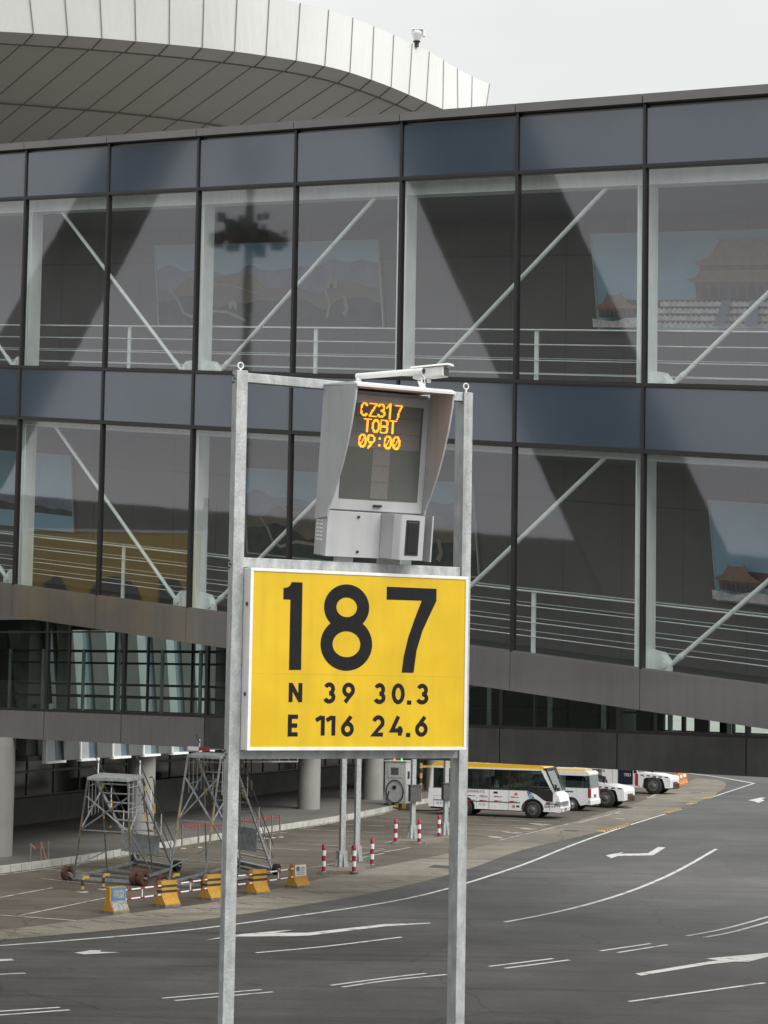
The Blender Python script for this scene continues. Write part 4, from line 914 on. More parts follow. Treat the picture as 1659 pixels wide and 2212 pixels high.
# driver, one continuous skin mesh with clothing over it
pr = thing('person', 'driver in a red jacket sitting behind the wheel of the minibus', 'person', fw, HB); pr.scale = (1.07, 1.05, 1.05)
def skin_mesh(name, verts, edges, radii, m, parent, root=0):
    me = bpy.data.meshes.new(name); me.from_pydata(verts, edges, []); o = bpy.data.objects.new(name, me); COL.objects.link(o); o.parent = parent
    s_ = o.modifiers.new('skin', 'SKIN'); s_.use_smooth_shade = True
    for i, r_ in enumerate(radii): me.skin_vertices[0].data[i].radius = r_ if isinstance(r_, tuple) else (r_, r_)
    me.skin_vertices[0].data[root].use_root = True
    o.modifiers.new('sub', 'SUBSURF').levels = 1; o.modifiers['sub'].render_levels = 1; me.materials.append(m); return o
pv_ = [(.0, .55, .98), (0, .55, 1.18), (.03, .55, 1.40), (.05, .55, 1.50), (.06, .55, 1.56), (.08, .55, 1.64), (.09, .55, 1.72),
       (.03, .37, 1.42), (.12, .33, 1.20), (.34, .42, 1.22), (.40, .44, 1.25), (.03, .73, 1.42), (.12, .77, 1.20), (.34, .68, 1.22), (.40, .66, 1.25),
       (.35, .46, .95), (.40, .44, .62), (.35, .64, .95), (.40, .66, .62), (.48, .44, .60), (.48, .66, .60)]
pe = [(0, 1), (1, 2), (2, 3), (3, 4), (4, 5), (5, 6), (2, 7), (7, 8), (8, 9), (9, 10), (2, 11), (11, 12), (12, 13), (13, 14), (0, 15), (15, 16), (0, 17), (17, 18), (16, 19), (18, 20)]
prd = [.15, .14, .14, .055, .055, .095, .08, .055, .042, .032, .035, .055, .042, .032, .035, .08, .05, .08, .05, .035, .035]
body = skin_mesh('body', pv_, pe, prd, M['skin'], pr)
skin_mesh('jacket', [pv_[i] for i in (0, 1, 2, 7, 8, 9, 11, 12, 13)], [(0, 1), (1, 2), (2, 3), (3, 4), (4, 5), (2, 6), (6, 7), (7, 8)], [.17, .165, .155, .075, .06, .045, .075, .06, .045], M['jacket'], pr)
MB().lathe([(.0, .155), (.075, .14), (.108, .07), (.11, .0), (.09, -.05)], (.055, .55, 1.70), 14).build('hair', M['hair'], pr)
MB().box(.17, .2, .53, .57, 1.63, 1.68).build('nose', M['skin'], pr, bevel=.01)
b_ = MB(); c_ = [(.42 + .03 * math.cos(i * math.pi / 8), .55 + .18 * math.cos(i * math.pi / 8), 1.27 + .15 * math.sin(i * math.pi / 8)) for i in range(17)]; b_.path(c_, .014, 6); b_.build('steering_wheel', M['black'], bus)

# --- van (seen from its right rear; it points the other way)
vw = G(1234, 1752)
van = thing('passenger_van', 'white van with yellow roof and roof beacon bar, parked behind the minibus', 'van', vw, HEAD + math.pi)
# local x forwards is to the picture's left, so its rear is at -x; visible side is its left (+y)
VW, vr = 1.72, .345
vx0, vx1 = -1.02, 3.6
van.scale = (1.05, 1.05, 1.05)
vlow = [(vx0, .42), (vx0 - .02, .75), (vx0 + .02, 1.22), (vx1 - .5, 1.22), (vx1 - .1, .95), (vx1, .5), (vx1 - .05, .28)] + [(3.0, .28)] + [(x, z + .32) for x, z in arch(2.6, .42, 4, 176)][1:-1] + [(2.15, .28), (.45, .28)] + [(x, z + .32) for x, z in arch(0, .42, 4, 176)][1:-1] + [(-.5, .30)]
side(vlow, -VW, 0).build('body', M['veh'], van, bevel=.04)
b_ = MB(); b_.lathe([(.48, 0), (.48, .02), (.42, .03)], (0, -.005, .34), 24, 'y')
side([(vx0 + .08, 1.86), (vx0 + .06, 2.0), (vx0 + .2, 2.10), (2.1, 2.10), (2.5, 1.95), (2.55, 1.86)], -VW + .02, -.02).build('roof', M['veh'], van, bevel=.05)
side([(vx0 + .35, 2.09), (vx0 + .35, 2.17), (1.9, 2.17), (2.1, 2.1)], -VW + .2, -.2).build('roof_stripe', M['veh_y'], van, bevel=.02)
b_ = MB(); b_.box(vx0 + .3, 1.2, -.42, -.36, 2.17, 2.27); b_.box(vx0 + .3, .2, -.9, -.84, 2.20, 2.27); b_.build('roof_rail', M['white'], van, bevel=.02)
MB().lathe([(.07, 2.17), (.07, 2.26), (.05, 2.30)], (vx0 + .45, -.5, 0), 12).build('beacon', M['orange'], van)
b_ = MB()
for y in (-VW, -.06):
    for a, b, c, d in ((vx0 + .02, vx0 + .14, vx0 + .1, vx0 + .2), (.75, .83, .75, .83), (1.9, 2.0, 1.8, 1.9), (3.0, 3.12, 2.35, 2.5)): b_.prism([(a, y, 1.2), (b, y, 1.2), (d, y, 1.88), (c, y, 1.88)], (0, .06, 0))
b_.build('pillar', M['black'], van)
for y in (-VW - .002, -.003):
    for a, b in ((vx0 + .12, .78), (.8, 1.9), (1.95, 2.6)): MB().prism([(a, y, 1.24), (b, y, 1.24), (b - .02, y, 1.87), (a + .06, y, 1.87)], (0, .005, 0)).build('window', M['vglass'], van)
MB().prism([(vx0, -VW + .08, 1.22), (vx0 + .06, -VW + .08, 1.88), (vx0 + .08, -VW + .08, 1.88), (vx0 + .02, -VW + .08, 1.22)], (0, VW - .16, 0)).build('rear_window', M['vglass'], van)
b_ = MB(); b_.box(vx0 - .035, vx0 + .12, -.14, .008, .72, 1.20); b_.build('tail_light', M['red'], van, bevel=.02); b_ = MB(); b_.box(vx0 - .035, vx0 + .1, -VW - .006, -VW + .12, .72, 1.20); b_.build('tail_light', M['red'], van, bevel=.02)
MB().box(vx0 - .08, vx0 + .15, -VW, 0, .34, .62).build('bumper', M['veh'], van, bevel=.04); MB().box(vx0 - .03, vx0 - .01, -1.05, -.65, .72, .88).build('number_plate', M['facade_blue'], van)
b_ = MB(); b_.box(-.1, .75, .0, .015, 1.0, 1.05); b_.build('slide_rail', M['black'], van)
MB().prism([(vx0 + .1, -VW + .2, .5), (2.9, -VW + .2, .5), (2.9, -VW + .2, 1.1), (vx0 + .1, -VW + .2, 1.1)], (0, VW - .4, 0)).build('interior', M['black'], van)
for x in (0, 2.6): wheel(van, x, -.12, vr, .22, M['hub'], 1, .6); wheel(van, x, -VW + .12, vr, .22, M['hub'], -1, .6)
MB().box(-.7, -.58, -1.5, -.2, 1.1, 1.6).box(.2, .32, -1.5, -.2, 1.1, 1.6).build('seat', M['seat'], van)

# --- aircraft tugs
def tug(loc, label, big):
    t = thing('aircraft_tug', label, 'tug', loc, HEAD, 'white aircraft tugs')
    W_ = 2.2; r = .56
    hood = [(-1.0, .95), (-1.0, 1.32), (.1, 1.30), (1.05, 1.14), (1.12, .95), (1.12, .42), (.78, .42)] + [(.70, .75), (.60, 1.0), (.42, 1.06), (-.45, 1.06), (-.66, .95), (-.74, .42), (-1.0, .42)]
    side(hood, 0, W_).build('bonnet', M['veh'], t, bevel=.03)
    b_ = MB()
    for i in range(5): b_.box(-.85 + i * .4, -.63 + i * .4, -.006, 0, 1.17 - .02 * i, 1.23 - .02 * i)
    b_.build('vent', M['black'], t)
    b_ = MB()
    for i in range(5): b_.box(-.7 + i * .36, -.52 + i * .36, -.005, 0, 1.09, 1.115)
    b_.build('red_reflector', M['red'], t)
    MB().box(-.7, 1.0, .3, W_ - .3, .35, 1.0).build('chassis', M['black'], t)
    for y, s_ in ((.16, -1), (W_ - .16, 1)): wheel(t, 0, y, r, .36, M['hub_dark'], s_, .6); wheel(t, -3.6, y, r, .36, M['hub_dark'], s_, .6)
    b_ = MB(); b_.box(1.12, 1.22, .7, 1.5, .35, .8); b_.box(1.22, 1.45, .8, .92, .38, .72); b_.box(1.22, 1.38, 1.2, 1.32, .38, .72); b_.box(1.22, 1.5, .8, 1.32, .46, .52); b_.box(1.22, 1.5, .8, 1.32, .62, .66); b_.build('tow_hitch', M['hitch'], t, bevel=.01)
    b_ = MB(); b_.tube((-.1, .15, 1.25), (-.1, .15, 1.5), .015, 6); b_.box(-.18, -.04, .05, .28, 1.42, 1.78); b_.build('mirror', M['black'], t, bevel=.03)
    cabx0, cabx1 = -2.7, -1.0
    side([(cabx0, .5), (cabx0, 1.95), (cabx1 - .28, 1.95), (cabx1 - .02, 1.30), (cabx1 - .02, .5)], .02, W_ - .02).build('cab', M['veh'], t, bevel=.04)
    MB().prism([(cabx0 + .35, -.003, .56), (cabx1 - .36, -.003, .56), (cabx1 - .36, -.003, 1.82), (cabx0 + .35, -.003, 1.82)], (0, .02, 0)).build('cab_door', M['dblue'], t)
    MB().prism([(cabx1 - .3, -.003, 1.32), (cabx1 - .06, -.003, 1.32), (cabx1 - .3, -.003, 1.85)], (0, .02, 0)).build('window', M['win_dark'], t)
    MB().prism([(cabx1 - .0, .15, 1.36), (cabx1 - .25, .15, 1.90), (cabx1 - .27, .15, 1.90), (cabx1 - .03, .15, 1.36)], (0, W_ - .3, 0)).build('windscreen', M['win_dark'], t)
    MB().box(cabx1 - .2, cabx1 - .02, -.006, .0, .5, 1.28).build('red_panel', M['red'], t)
    side([(-5.0, .55), (-5.0, 1.82), (cabx0 - .02, 1.86), (cabx0 - .02, .55)], .04, W_ - .04).build('engine_box', M['white'] if big else M['veh'], t, bevel=.03)
    b_ = MB(); b_.box(-4.9, cabx0 - .75, .03, .045, .9, 1.5)
    b_.build('grille', M['hub'], t)
    side([(-4.9, .42), (-4.9, .56), (-.9, .56), (-.9, .42)], .0, W_).build('sill', M['white'], t)
    if big: text_mesh('door_text', 'TED', .26, M['white_alu'], t, Matrix.Translation((-1.72, -.008, 1.18)) @ SIDE); text_mesh('side_text', '航机服务有限公司', .17, M['black'], t, Matrix.Translation((-3.9, .02, 1.40)) @ SIDE)
    return t
tug(G(1307, 1745), 'white low aircraft tug partly hidden behind the white van', False)
tug(G(1411, 1716), 'white aircraft tug with dark cab door standing farthest right in the vehicle row', True)

# ================================================================== YARD FURNITURE
# tall galvanised posts, in two pairs
def tall_post(px, py, label, hgt=4.2, boxed=False):
    p = G(px, py); t = thing('steel_post', label, 'steel post', p, math.radians(28), 'tall steel posts in the yard')
    MB().box(-.10, .10, -.08, .08, .02, hgt).build('mast', M['galv'], t)
    MB().prism([(-.30, -.012, .02), (.30, -.012, .02), (.15, -.012, .72), (-.15, -.012, .72)], (0, .024, 0)).prism([(-.012, -.26, .02), (-.012, .26, .02), (-.012, .13, .72), (-.012, -.13, .72)], (.024, 0, 0)).box(-.17, .17, -.13, .13, .02, .70).build('foot_bracket', M['galv'], t)
    b_ = MB()
    for x in (-.36, .36):
        for y in (-.26, .26): b_.lathe([(.025, .02), (.025, .16)], (x, y, 0), 8)
    b_.build('anchor_bolt', M['steel_dark'], t)
    MB().box(-.42, .42, -.34, .34, 0, .022).build('base_plate', M['steel'], t)
    if boxed:
        b = thing('switch_box', 'grey steel switch box fixed on the ' + ('left boxed post' if px < 930 else 'post in front of the minibus rear'), 'electric box', p, math.radians(28), 'switch boxes on steel posts')
        MB().box(-.30, .26, -.30, -.081, 1.75, 2.45).build('case', M['box'], b, bevel=.01); MB().box(-.33, .29, -.34, -.081, 2.452, 2.50).build('lid', M['box'], b)
        MB().box(.262, .268, -.28, -.14, 1.9, 2.3).build('label_plate', M['cab'], b); MB().lathe([(.02, -.33), (.02, -.295)], (.16, 0, 2.06), 8, 'y').build('lock', M['silver'], b)
    return t
def island(pts, label):
    g = gp(pts); c = Vector((0, 0, 0))
    for p in g: c += Vector(p) / len(g)
    b = MB(); b.prism([(p[0] - c.x, p[1] - c.y, 0.0) for p in g], (0, 0, .12)); o = b.build('kerb_island', M['strip']); o.location = c; return tag(o, label, 'traffic island')
def W3(x, y): return ((1200 + x * .42194) / 1.8227, (2900 + y * .42194) / 1.8227)
island([W3(130, 1280), W3(495, 1290), W3(660, 1190), W3(330, 1175)], 'low concrete island under the two left steel posts')
island([W3(810, 1000), W3(1130, 1005), W3(1400, 962), W3(1390, 935), W3(980, 945)], 'low concrete island under the two boxed steel posts')
tall_post(*W3(345, 1243), 'nearest plain steel post standing on the left concrete island', 4.6)
tall_post(*W3(482, 1190), 'plain steel post just behind the nearest one on the left island', 4.6)
tall_post(*W3(1005, 975), 'steel post with a switch box, in front of the charging cabinet', 4.6, True)
tall_post(*W3(1312, 945), 'steel post with a switch box beside the minibus rear', 4.6, True)
# red and white bollards
def bollard(proto, p, h, label):
    if proto is None:
        t = thing('bollard', label, 'bollard', p, 0, 'red and white striped bollards')
        n_ = 5
        for i in range(n_):
            MB().lathe([(.075, h * i / n_ + (.001 if i else 0)), (.075, h * (i + 1) / n_)] + ([(.05, h + .015)] if i == n_ - 1 else []), n=14).build('red_band' if i % 2 == 0 else 'white_band', M['red'] if i % 2 == 0 else M['white'], t)
        MB().lathe([(.10, -.005), (.10, .02)], n=12).build('base_ring', M['steel'], t)
        return t
    return dup(proto, p, 0, label)
proto = None
for (x, y), lb in ((W3(175, 1262), 'striped bollard at the left end of the near island'), (W3(458, 1264), 'striped bollard right in front of the near steel post pair'), (W3(627, 1192), 'striped bollard at the right tip of the near island'),
                   (W3(848, 985), 'striped bollard at the left end of the far island'), (W3(1067, 990), 'striped bollard between the two boxed posts'), (W3(1252, 938), 'striped bollard just left of the post beside the minibus')):
    proto_new = bollard(proto, G(x, y, .1), .98, lb); proto = proto or proto_new
# concrete barrier blocks
def barrier(p, rz, label, kind_):
    t = thing('barrier_block', label, 'barrier', p, rz, 'concrete barrier blocks in a row'); L_ = .62
    prof = [(-.30, 0), (.30, 0), (.30, .10), (.17, .28), (.12, .42), (.10, .80), (-.10, .80), (-.12, .42), (-.17, .28), (-.30, .10)]
    def sec(z0, z1):                                         # slice of the jersey profile between two heights
        def hw(z):
            pts = [(0, .30), (.10, .30), (.28, .17), (.42, .12), (.80, .10)]
            for (a, wa), (b, wb) in zip(pts, pts[1:]):
                if z <= b: return wa + (wb - wa) * (z - a) / (b - a)
            return .10
        zs = [z0] + [z for z in (.10, .28, .42) if z0 < z < z1] + [z1]
        return [(hw(z), z) for z in zs] + [(-hw(z), z) for z in reversed(zs)]
    cuts = [0, .08, .36, .44, .52, .60, .68, .80] if kind_ == 'striped' else [0, .08, .80]
    base = MB()
    for i, (z0, z1) in enumerate(zip(cuts, cuts[1:])):
        m = 1 if i == 0 else (2 if kind_ == 'striped' and i in (3, 5) else 0)
        base.prism([(y, 0, z + (.0005 if 1 else 0)) if 0 else (-L_ / 2, y, z) for y, z in sec(z0, z1)], (L_, 0, 0), m)
    base.build('block', [M['conc_y'], M['strip'], M['black_y']], t)
    return t
bar_px = [(249, 1981), (360, 1966), (458, 1951), (556, 1939), (643, 1925)]
bp_ = [G(x, y - 8) for x, y in bar_px]
brz = math.atan2(bp_[-1].y - bp_[0].y, bp_[-1].x - bp_[0].x) - math.pi / 2.0
dirb = (bp_[-1] - bp_[0]).normalized()
rzb = math.radians(46)
for i, (p, lb, kd) in enumerate(zip(bp_, ['yellow concrete barrier with a blue poster at the left end of the row', 'black striped yellow barrier, second from the left', 'black striped yellow barrier half hidden behind the left sign post', 'black striped yellow barrier just right of the left sign post', 'yellow concrete barrier with a white notice at the right end'], ['poster', 'striped', 'striped', 'striped', 'notice'])):
    t = barrier(p, rzb, lb, kd)
    if kd != 'striped':
        tt = MB()
        y = -.13
        tt.prism([(-.26, -.112, .78), (.26, -.112, .78), (.26, -.135, .40), (-.26, -.135, .40)], (0, -.012, 0))
        tt.build('poster_sheet' if kd == 'poster' else 'notice_sheet', M['bluep'] if kd == 'poster' else M['white'], t)
        if kd == 'poster':
            MB().prism([(-.29, -.13, .40), (.29, -.13, .40), (.29, -.18, .28), (-.29, -.18, .28)], (0, -.01, 0)).prism([(-.29, -.18, .28), (.29, -.18, .28), (.29, -.30, .11), (-.29, -.30, .11)], (0, -.01, 0)).build('foil_wrap', M['silver'], t)
            MB().prism([(-.2, -.13, .71), (.2, -.13, .71), (.2, -.149, .46), (-.2, -.149, .46)], (0, -.003, 0)).build('poster_panel', M['hub'], t)
        else:
            MB().lathe([(.09, -.13), (.09, -.139)], (-.13, 0, .65), 16, 'y').build('round_symbol', M['bluep'], t)
            b_ = MB()
            for j in range(5): b_.prism([(-.2 + (.22 if j < 2 else 0), -.130, .70 - j * .06), (.2, -.130, .70 - j * .06), (.2, -.132, .685 - j * .06), (-.2 + (.22 if j < 2 else 0), -.132, .685 - j * .06)], (0, -.016 - .002 * j, 0))
            b_.build('notice_lines', M['wallgrey'], t)
# red and white rails between the blocks
names = ['between the blue poster barrier and the second one', 'crossing in front of the left platform wheels', 'passing behind the left sign post', 'leading to the white notice barrier']
for i in range(4):
    a, b = bp_[i], bp_[i + 1]; d = (b - a).normalized(); a2, b2 = a + d * .30, b - d * .26
    t = thing('barrier_rail', 'red and white rail section ' + names[i], 'rail', a2, 0, 'red and white rails between barriers')
    L_ = (b2 - a2).length
    for z in (.38, .66):
        wb_, rb_ = MB(), MB(); n_ = 9
        for k_ in range(n_):
            p, q = d * (L_ * k_ / n_), d * (L_ * (k_ + 1) / n_); (rb_ if k_ % 3 == 1 else wb_).tube(p + Vector((0, 0, z)), q + Vector((0, 0, z)), .026, 8)
        o = wb_.build('rail_bar', M['white'], t); rb_.build('red_band', M['red'], o)
    b_ = MB()
    for s_ in (.02, .5, .98): b_.tube(d * L_ * s_ + Vector((0, 0, .38)), d * L_ * s_ + Vector((0, 0, .66)), .018, 6)
    b_.build('upright', M['white'], t)
# small yellow and black hoops
for i, ((x, y), lb) in enumerate((((178, 1927), 'small black and yellow hoop stand near the left platform wheel'), ((223, 1921), 'small black and yellow hoop stand under the left platform'), ((374, 1921), 'small black and yellow hoop stand behind the second barrier'))):
    t = thing('wheel_stop', lb, 'hoop stand', G(x, y), .6, 'black and yellow hoop stands')
    MB().lathe([(.05, 0), (.05, .45)], (.0, 0, 0), 10).build('stub', M['black_y'], t)
    MB().lathe([(.053, .08), (.053, .20)], (0, 0, 0), 10).build('yellow_band', M['yell'], t); MB().lathe([(.053, .40), (.053, .47)], (0, 0, 0), 10).box(0, .22, -.04, .04, .44, .53).build('yellow_band', M['yell'], t)
    MB().lathe([(.2, -.003), (.2, .015), (.1, .03)], (0, 0, 0), 14).build('base', M['steel'], t)
# belt stanchions
def stanchion(px, py, label, h=.95, ground=0.0):
    t = thing('stanchion', label, 'stanchion', G(px, py, ground), 0, 'belt stanchions by the kerb')
    MB().lathe([(.19, 0), (.19, .02), (.06, .04)], n=18).build('base', M['hub'], t); MB().lathe([(.034, .03), (.034, h)], n=12).lathe([(.05, h - .12), (.05, h)], n=12).build('post', M['stain'], t); return G(px, py, ground)
sp_ = [stanchion(*Z7(130, 573), 'left stanchion of three by the kerb under the walkway', .95), stanchion(*Z7(175, 566), 'middle stanchion of three by the kerb', .95), stanchion(*Z7(207, 561), 'right stanchion of three by the kerb', .95)]
def W7(x, y): return (329.2 + .19843 * x, 1591 + .19843 * y)
rq = [W7(320, 1220), W7(500, 1208), W7(925, 1185), W7(1005, 1135), W7(1218, 1110), W7(1300, 1103), W7(1385, 1096)]
nm = ['left end of the red belt behind the tall platform', 'beside the tall platform legs', 'hidden behind the left sign post', 'beside the tall platform stairs', 'just right of the tall platform stairs', 'second last in the red belt line', 'right end of the red belt line']
sp2 = [stanchion(*q, 'metal stanchion ' + n_, .98) for q, n_ in zip(rq, nm)]
t = thing('belt', 'red belts strung between the stanchions behind the tall platform', 'belt', sp2[0])
for a, b in zip(sp2, sp2[1:]):
    if (b - a).length < 4.5: a_, b2 = a - sp2[0] + Vector((0, 0, .92)), b - sp2[0] + Vector((0, 0, .92)); m_ = (a_ + b2) / 2 - Vector((0, 0, .06)); MB().bar(a_, m_, .008, .07, up=(0, 0, 1)).bar(m_, b2, .008, .07, up=(0, 0, 1)).build('belt_section', M['red'], t)
t = thing('belt', 'slack red and white tape hanging from the three left stanchions', 'belt', sp_[0])
q = [Vector((0, 0, .9)), (sp_[1] - sp_[0]) * .5 + Vector((0, 0, .72)), (sp_[1] - sp_[0]) + Vector((0, 0, .9)), (sp_[2] - sp_[0]) * .9 + Vector((0, 0, .25)), (sp_[2] - sp_[0]) * .85 + Vector((0, 0, .04))]
for i in range(4): MB().bar(q[i], q[i + 1], .01, .05).build('belt_section', M['red'] if i % 2 else M['plas_o'], t)
# charging cabinet
cp = G(*W3(868, 680)); chz = math.radians(-22)
t = thing('charging_cabinet', 'pale grey charging cabinet with looped black cables behind the boxed post', 'charging cabinet', cp, chz)
MB().box(-.62, .62, -.45, .45, .35, 2.62).build('case', M['cab'], t, bevel=.02); MB().box(-.66, .66, -.5, .5, 2.62, 2.68).build('top_plate', M['cab'], t)
MB().box(-.45, .42, -.475, -.451, 1.75, 2.45).build('door', M['cab'], t, bevel=.01); MB().box(-.25, .2, -.482, -.476, 1.9, 2.3).build('vent_panel', M['wallgrey'], t)
MB().box(-.12, .06, -.52, -.45, 1.15, 1.32).build('socket', M['black'], t); MB().box(.61, .635, -.2, .1, 1.7, 2.1).build('screen', M['win_dark'], t)
b_ = MB()
for i in range(6): b_.box(-.62 + .2067 * i, -.62 + .2067 * (i + 1) - .002, -.452, -.40, .0, .349, i % 2)
b_.box(-.62, .62, -.40, .45, 0, .349, 0); b_.build('striped_base', [M['black_y'], M['yell']], t)
c_ = [(.0 + .5 * math.cos(a * math.pi / 10), -.5, 1.0 + .62 * math.sin(a * math.pi / 10)) for a in range(-3, 22)]
MB().path(c_, .03, 8).build('cable', M['black'], t)
MB().lathe([(.035, 2.68), (.035, 2.78)], (-.2, -.1, 0), 10).build('red_lamp', M['rled'], t); MB().lathe([(.035, 2.68), (.035, 2.78)], (.22, -.1, 0), 10).build('green_lamp', M['gled'], t)
g0 = cp + Vector((-.5, -.5, .12)); pts = [Vector((0, 0, .9)), Vector((-.1, -.1, .3)), Vector((.3, -.5, 0.03)), Vector((1.4, -.6, -.07)), Vector((2.6, -.3, -.08)), Vector((3.3, -.6, .1))]
t = thing('charging_cable', 'black charging cable lying between the cabinet and the minibus', 'cable', g0); MB().path(smooth_pts(pts, 4), .04, 8).build('cable', M['black'], t)
for i, ((x, y), h, lb) in enumerate(((W3(803, 678), 1.55, 'short yellow and black striped post left of the charging cabinet'), (W3(1078, 622), 2.3, 'tall yellow and black post with a side arm behind the minibus rear'))):
    t = thing('guard_post', lb, 'guard post', G(x, y)); n_ = 8
    for j in range(n_): MB().lathe([(.09, h * j / n_ + .0005), (.09, h * (j + 1) / n_)], n=12).build('band', M['yell'] if j % 2 else M['black_y'], t)
    if i: MB().box(0, .6, -.05, .05, h - .25, h - .12).build('arm', M['yell'], t)
# far orange water barriers
for i, (x, y, lb) in enumerate(((1453, 1701, 'nearest and leftmost'), (1461, 1699, 'second from the left'), (1468, 1696, 'third from the left'), (1476, 1693.5, 'rightmost and farthest'))):
    t = thing('plastic_barrier', 'orange plastic barrier beyond the tugs, %s of the four' % lb, 'barrier', G(x, y), math.radians(30), 'orange plastic barriers beyond the tugs')
    b_ = MB(); pr_ = [(-.25, 0), (.25, 0), (.25, .1), (.12, .32), (.09, .85), (-.09, .85), (-.12, .32), (-.25, .1)]
    b_.prism([(-.25, y_, z_) for y_, z_ in pr_], (.5, 0, 0)); b_.build('barrier_body', M['plas_o'], t, bevel=.02); MB().box(-.14, .14, -.125, -.105, .5, .72).build('reflector', M['white'], t)
# speed humps
def hump(a, b, label):
    p, q = G(*a), G(*b); d = (q - p).normalized(); L_ = (q - p).length
    t = thing('speed_hump', label, 'speed hump', p, math.atan2(d.y, d.x), 'yellow and black rubber humps'); n_ = max(6, int(L_ / .28))
    b_ = MB()
    for i in range(n_):
        x0, x1 = L_ * i / n_, L_ * (i + 1) / n_ - .02
        b_.prism([(x0, -.22, .012), (x0 + .06, -.12, .06), (x0 + .06, .12, .06), (x0, .22, .012)], (x1 - x0, 0, 0), i % 2)
    b_.build('hump', [M['yell'], M['black_y']], t)
hump(Z8(935, 412), Z8(1055, 382), 'nearest yellow and black rubber hump on the road edge line')
hump(Z8(1220, 330), Z8(1272, 316), 'second yellow and black rubber hump along the edge line')
hump(Z8(1318, 293), Z8(1345, 287), 'small worn hump beyond the second yellow one'); hump(Z8(1385, 268), Z8(1425, 254), 'farthest small hump near the tip of the edge line')

# ------------------------------------------------------------------ maintenance platforms
def platform(label, Ag, Bg, Cg, Dg, H_, deckA, deckB, deckC, deckD, steps, big, rails=False):
    O = (Ag + Bg + Cg + Dg) / 4; O.z = 0
    t = thing('maintenance_platform', label, 'platform stairs', O, 0, 'wheeled maintenance platforms')
    a, b, c, d = [p - O for p in (Ag, Bg, Cg, Dg)]; A1, B1, C1, D1 = [p - O for p in (deckA, deckB, deckC, deckD)]
    st, up_ = M['steel'], Vector((0, 0, 1)); b_ = MB(); w_ = .06
    z1 = Vector((0, 0, .12)); 
    b_ = MB()
    for p, q in ((a, A1), (b, B1)): b_.bar(p + z1, q, .055, .055)
    bk0, bk1 = a.lerp(d, .5) + z1, b.lerp(c, .5) + z1
    b_.bar(bk0, D1, .05, .05); b_.bar(bk1, C1, .05, .05)
    b_.build('leg', st, t)
    ym = MB()
    for p, q in ((a + z1, A1), (b + z1, B1)): ym.bar(p.lerp(q, .38), p.lerp(q, .62), .062, .062)
    ym.build('yellow_sleeve', M['yell2'], t)
    b_ = MB()
    for p, q in ((a, b), (b, c), (c, d), (d, a)): b_.bar(p + z1, q + z1, .07, .10)
    b_.bar(a.lerp(d, .5) + z1, b.lerp(c, .5) + z1, .06, .08); b_.bar(a.lerp(d, .25) + z1, b.lerp(c, .25) + z1, .05, .05)
    b_.build('base_frame', st, t)
    b_ = MB()
    mA, mB = (a + z1).lerp(A1, .5), (b + z1).lerp(B1, .5)
    uA, uB = (a + z1).lerp(A1, .84), (b + z1).lerp(B1, .84)
    b_.bar(mA, mB, .04, .04); b_.bar(mA, uB.lerp(mB, .0), .045, .045); b_.bar(uA, mB.lerp(mA, .0), .045, .045)
    mC, mD = bk1.lerp(C1, .5), bk0.lerp(D1, .5)
    b_.bar(mA, (bk0).lerp(D1, .85), .04, .04); b_.bar(mB, bk1.lerp(C1, .85), .04, .04); b_.bar(a + z1 + (A1 - a) * .12, bk0 + (D1 - bk0) * .2, .035, .035)
    b_.bar(mB, bk1, .035, .035)
    b_.build('brace', st, t)
    # deck with slats
    b_ = MB(); b_.bar(A1, B1, .07, .09); b_.bar(B1, C1, .07, .09); b_.bar(C1, D1, .07, .09); b_.bar(D1, A1, .07, .09)
    dz = Vector((0, 0, .055))
    for i in range(26): s_ = (i + .5) / 26; b_.bar(A1.lerp(B1, s_) + dz, D1.lerp(C1, s_) + dz, .03, .02)
    b_.build('deck', M['steel'], t)
    # stairs from the deck's rear edge down to the rear ground beam
    sD0, sC0 = D1.lerp(A1, .55), C1.lerp(B1, .45); sD1, sC1 = d + z1, c + z1
    for p, q in ((sD0, sD1), (sC0, sC1)): MB().bar(p, q, .04, .14, up=(0, 0, 1)).build('stringer', st, t)
    b_ = MB()
    for i in range(steps):
        s_ = (i + .7) / steps; b_.bar(sD0.lerp(sD1, s_), sC0.lerp(sC1, s_), .20, .035)
    b_.build('tread', st, t)
    b_ = MB(); hr = Vector((0, 0, .95)); wr2 = MB()
    for p, q in ((sD0, sD1), (sC0, sC1)):
        b_.tube(p + hr * .75, q + hr, .02, 8); b_.tube(p + hr * .35, q + hr * .5, .014, 6)
        for s_ in (.08, .36, .64, .92): r_ = p.lerp(q, s_); MB().tube(r_, r_ + hr * .9, .02, 6).build('white_upright', M['white'], t)
    b_.build('handrail', M['steel_mid'], t)
    # folded safety cages at both sides
    cg = MB(); kk = MB()
    for p, q in ((A1, D1), (B1, C1)):
        for i in range(4): s_ = p.lerp(q, .1 + .26 * i); cg.tube(s_ - Vector((0, 0, .1)), s_ - Vector((0, 0, 1.25)), .014, 6)
        for z in (.25, .95): cg.tube(p.lerp(q, .08) - Vector((0, 0, z)), p.lerp(q, .92) - Vector((0, 0, z)), .014, 6)
        loop = [q + Vector((.0, 0, -.1)), q + Vector((.08, 0, -.3)), q + Vector((.05, 0, -.9)), q + Vector((.22, 0, -1.7)), q + Vector((.40, 0, -1.72)), q + Vector((.42, 0, -1.2)), q + Vector((.38, 0, -.2)), q + Vector((.30, 0, .0)), q + Vector((.2, 0, -.05))]
        kk = MB()
        for j_, (r0, r1) in enumerate(zip(smooth_pts(loop, 3), smooth_pts(loop, 3)[1:])): kk.tube(r0, r1, .024, 6, m=1 if j_ % 4 == 3 else 0)
        kk.build('padded_rail', [M['black_y'], M['yell']], t)
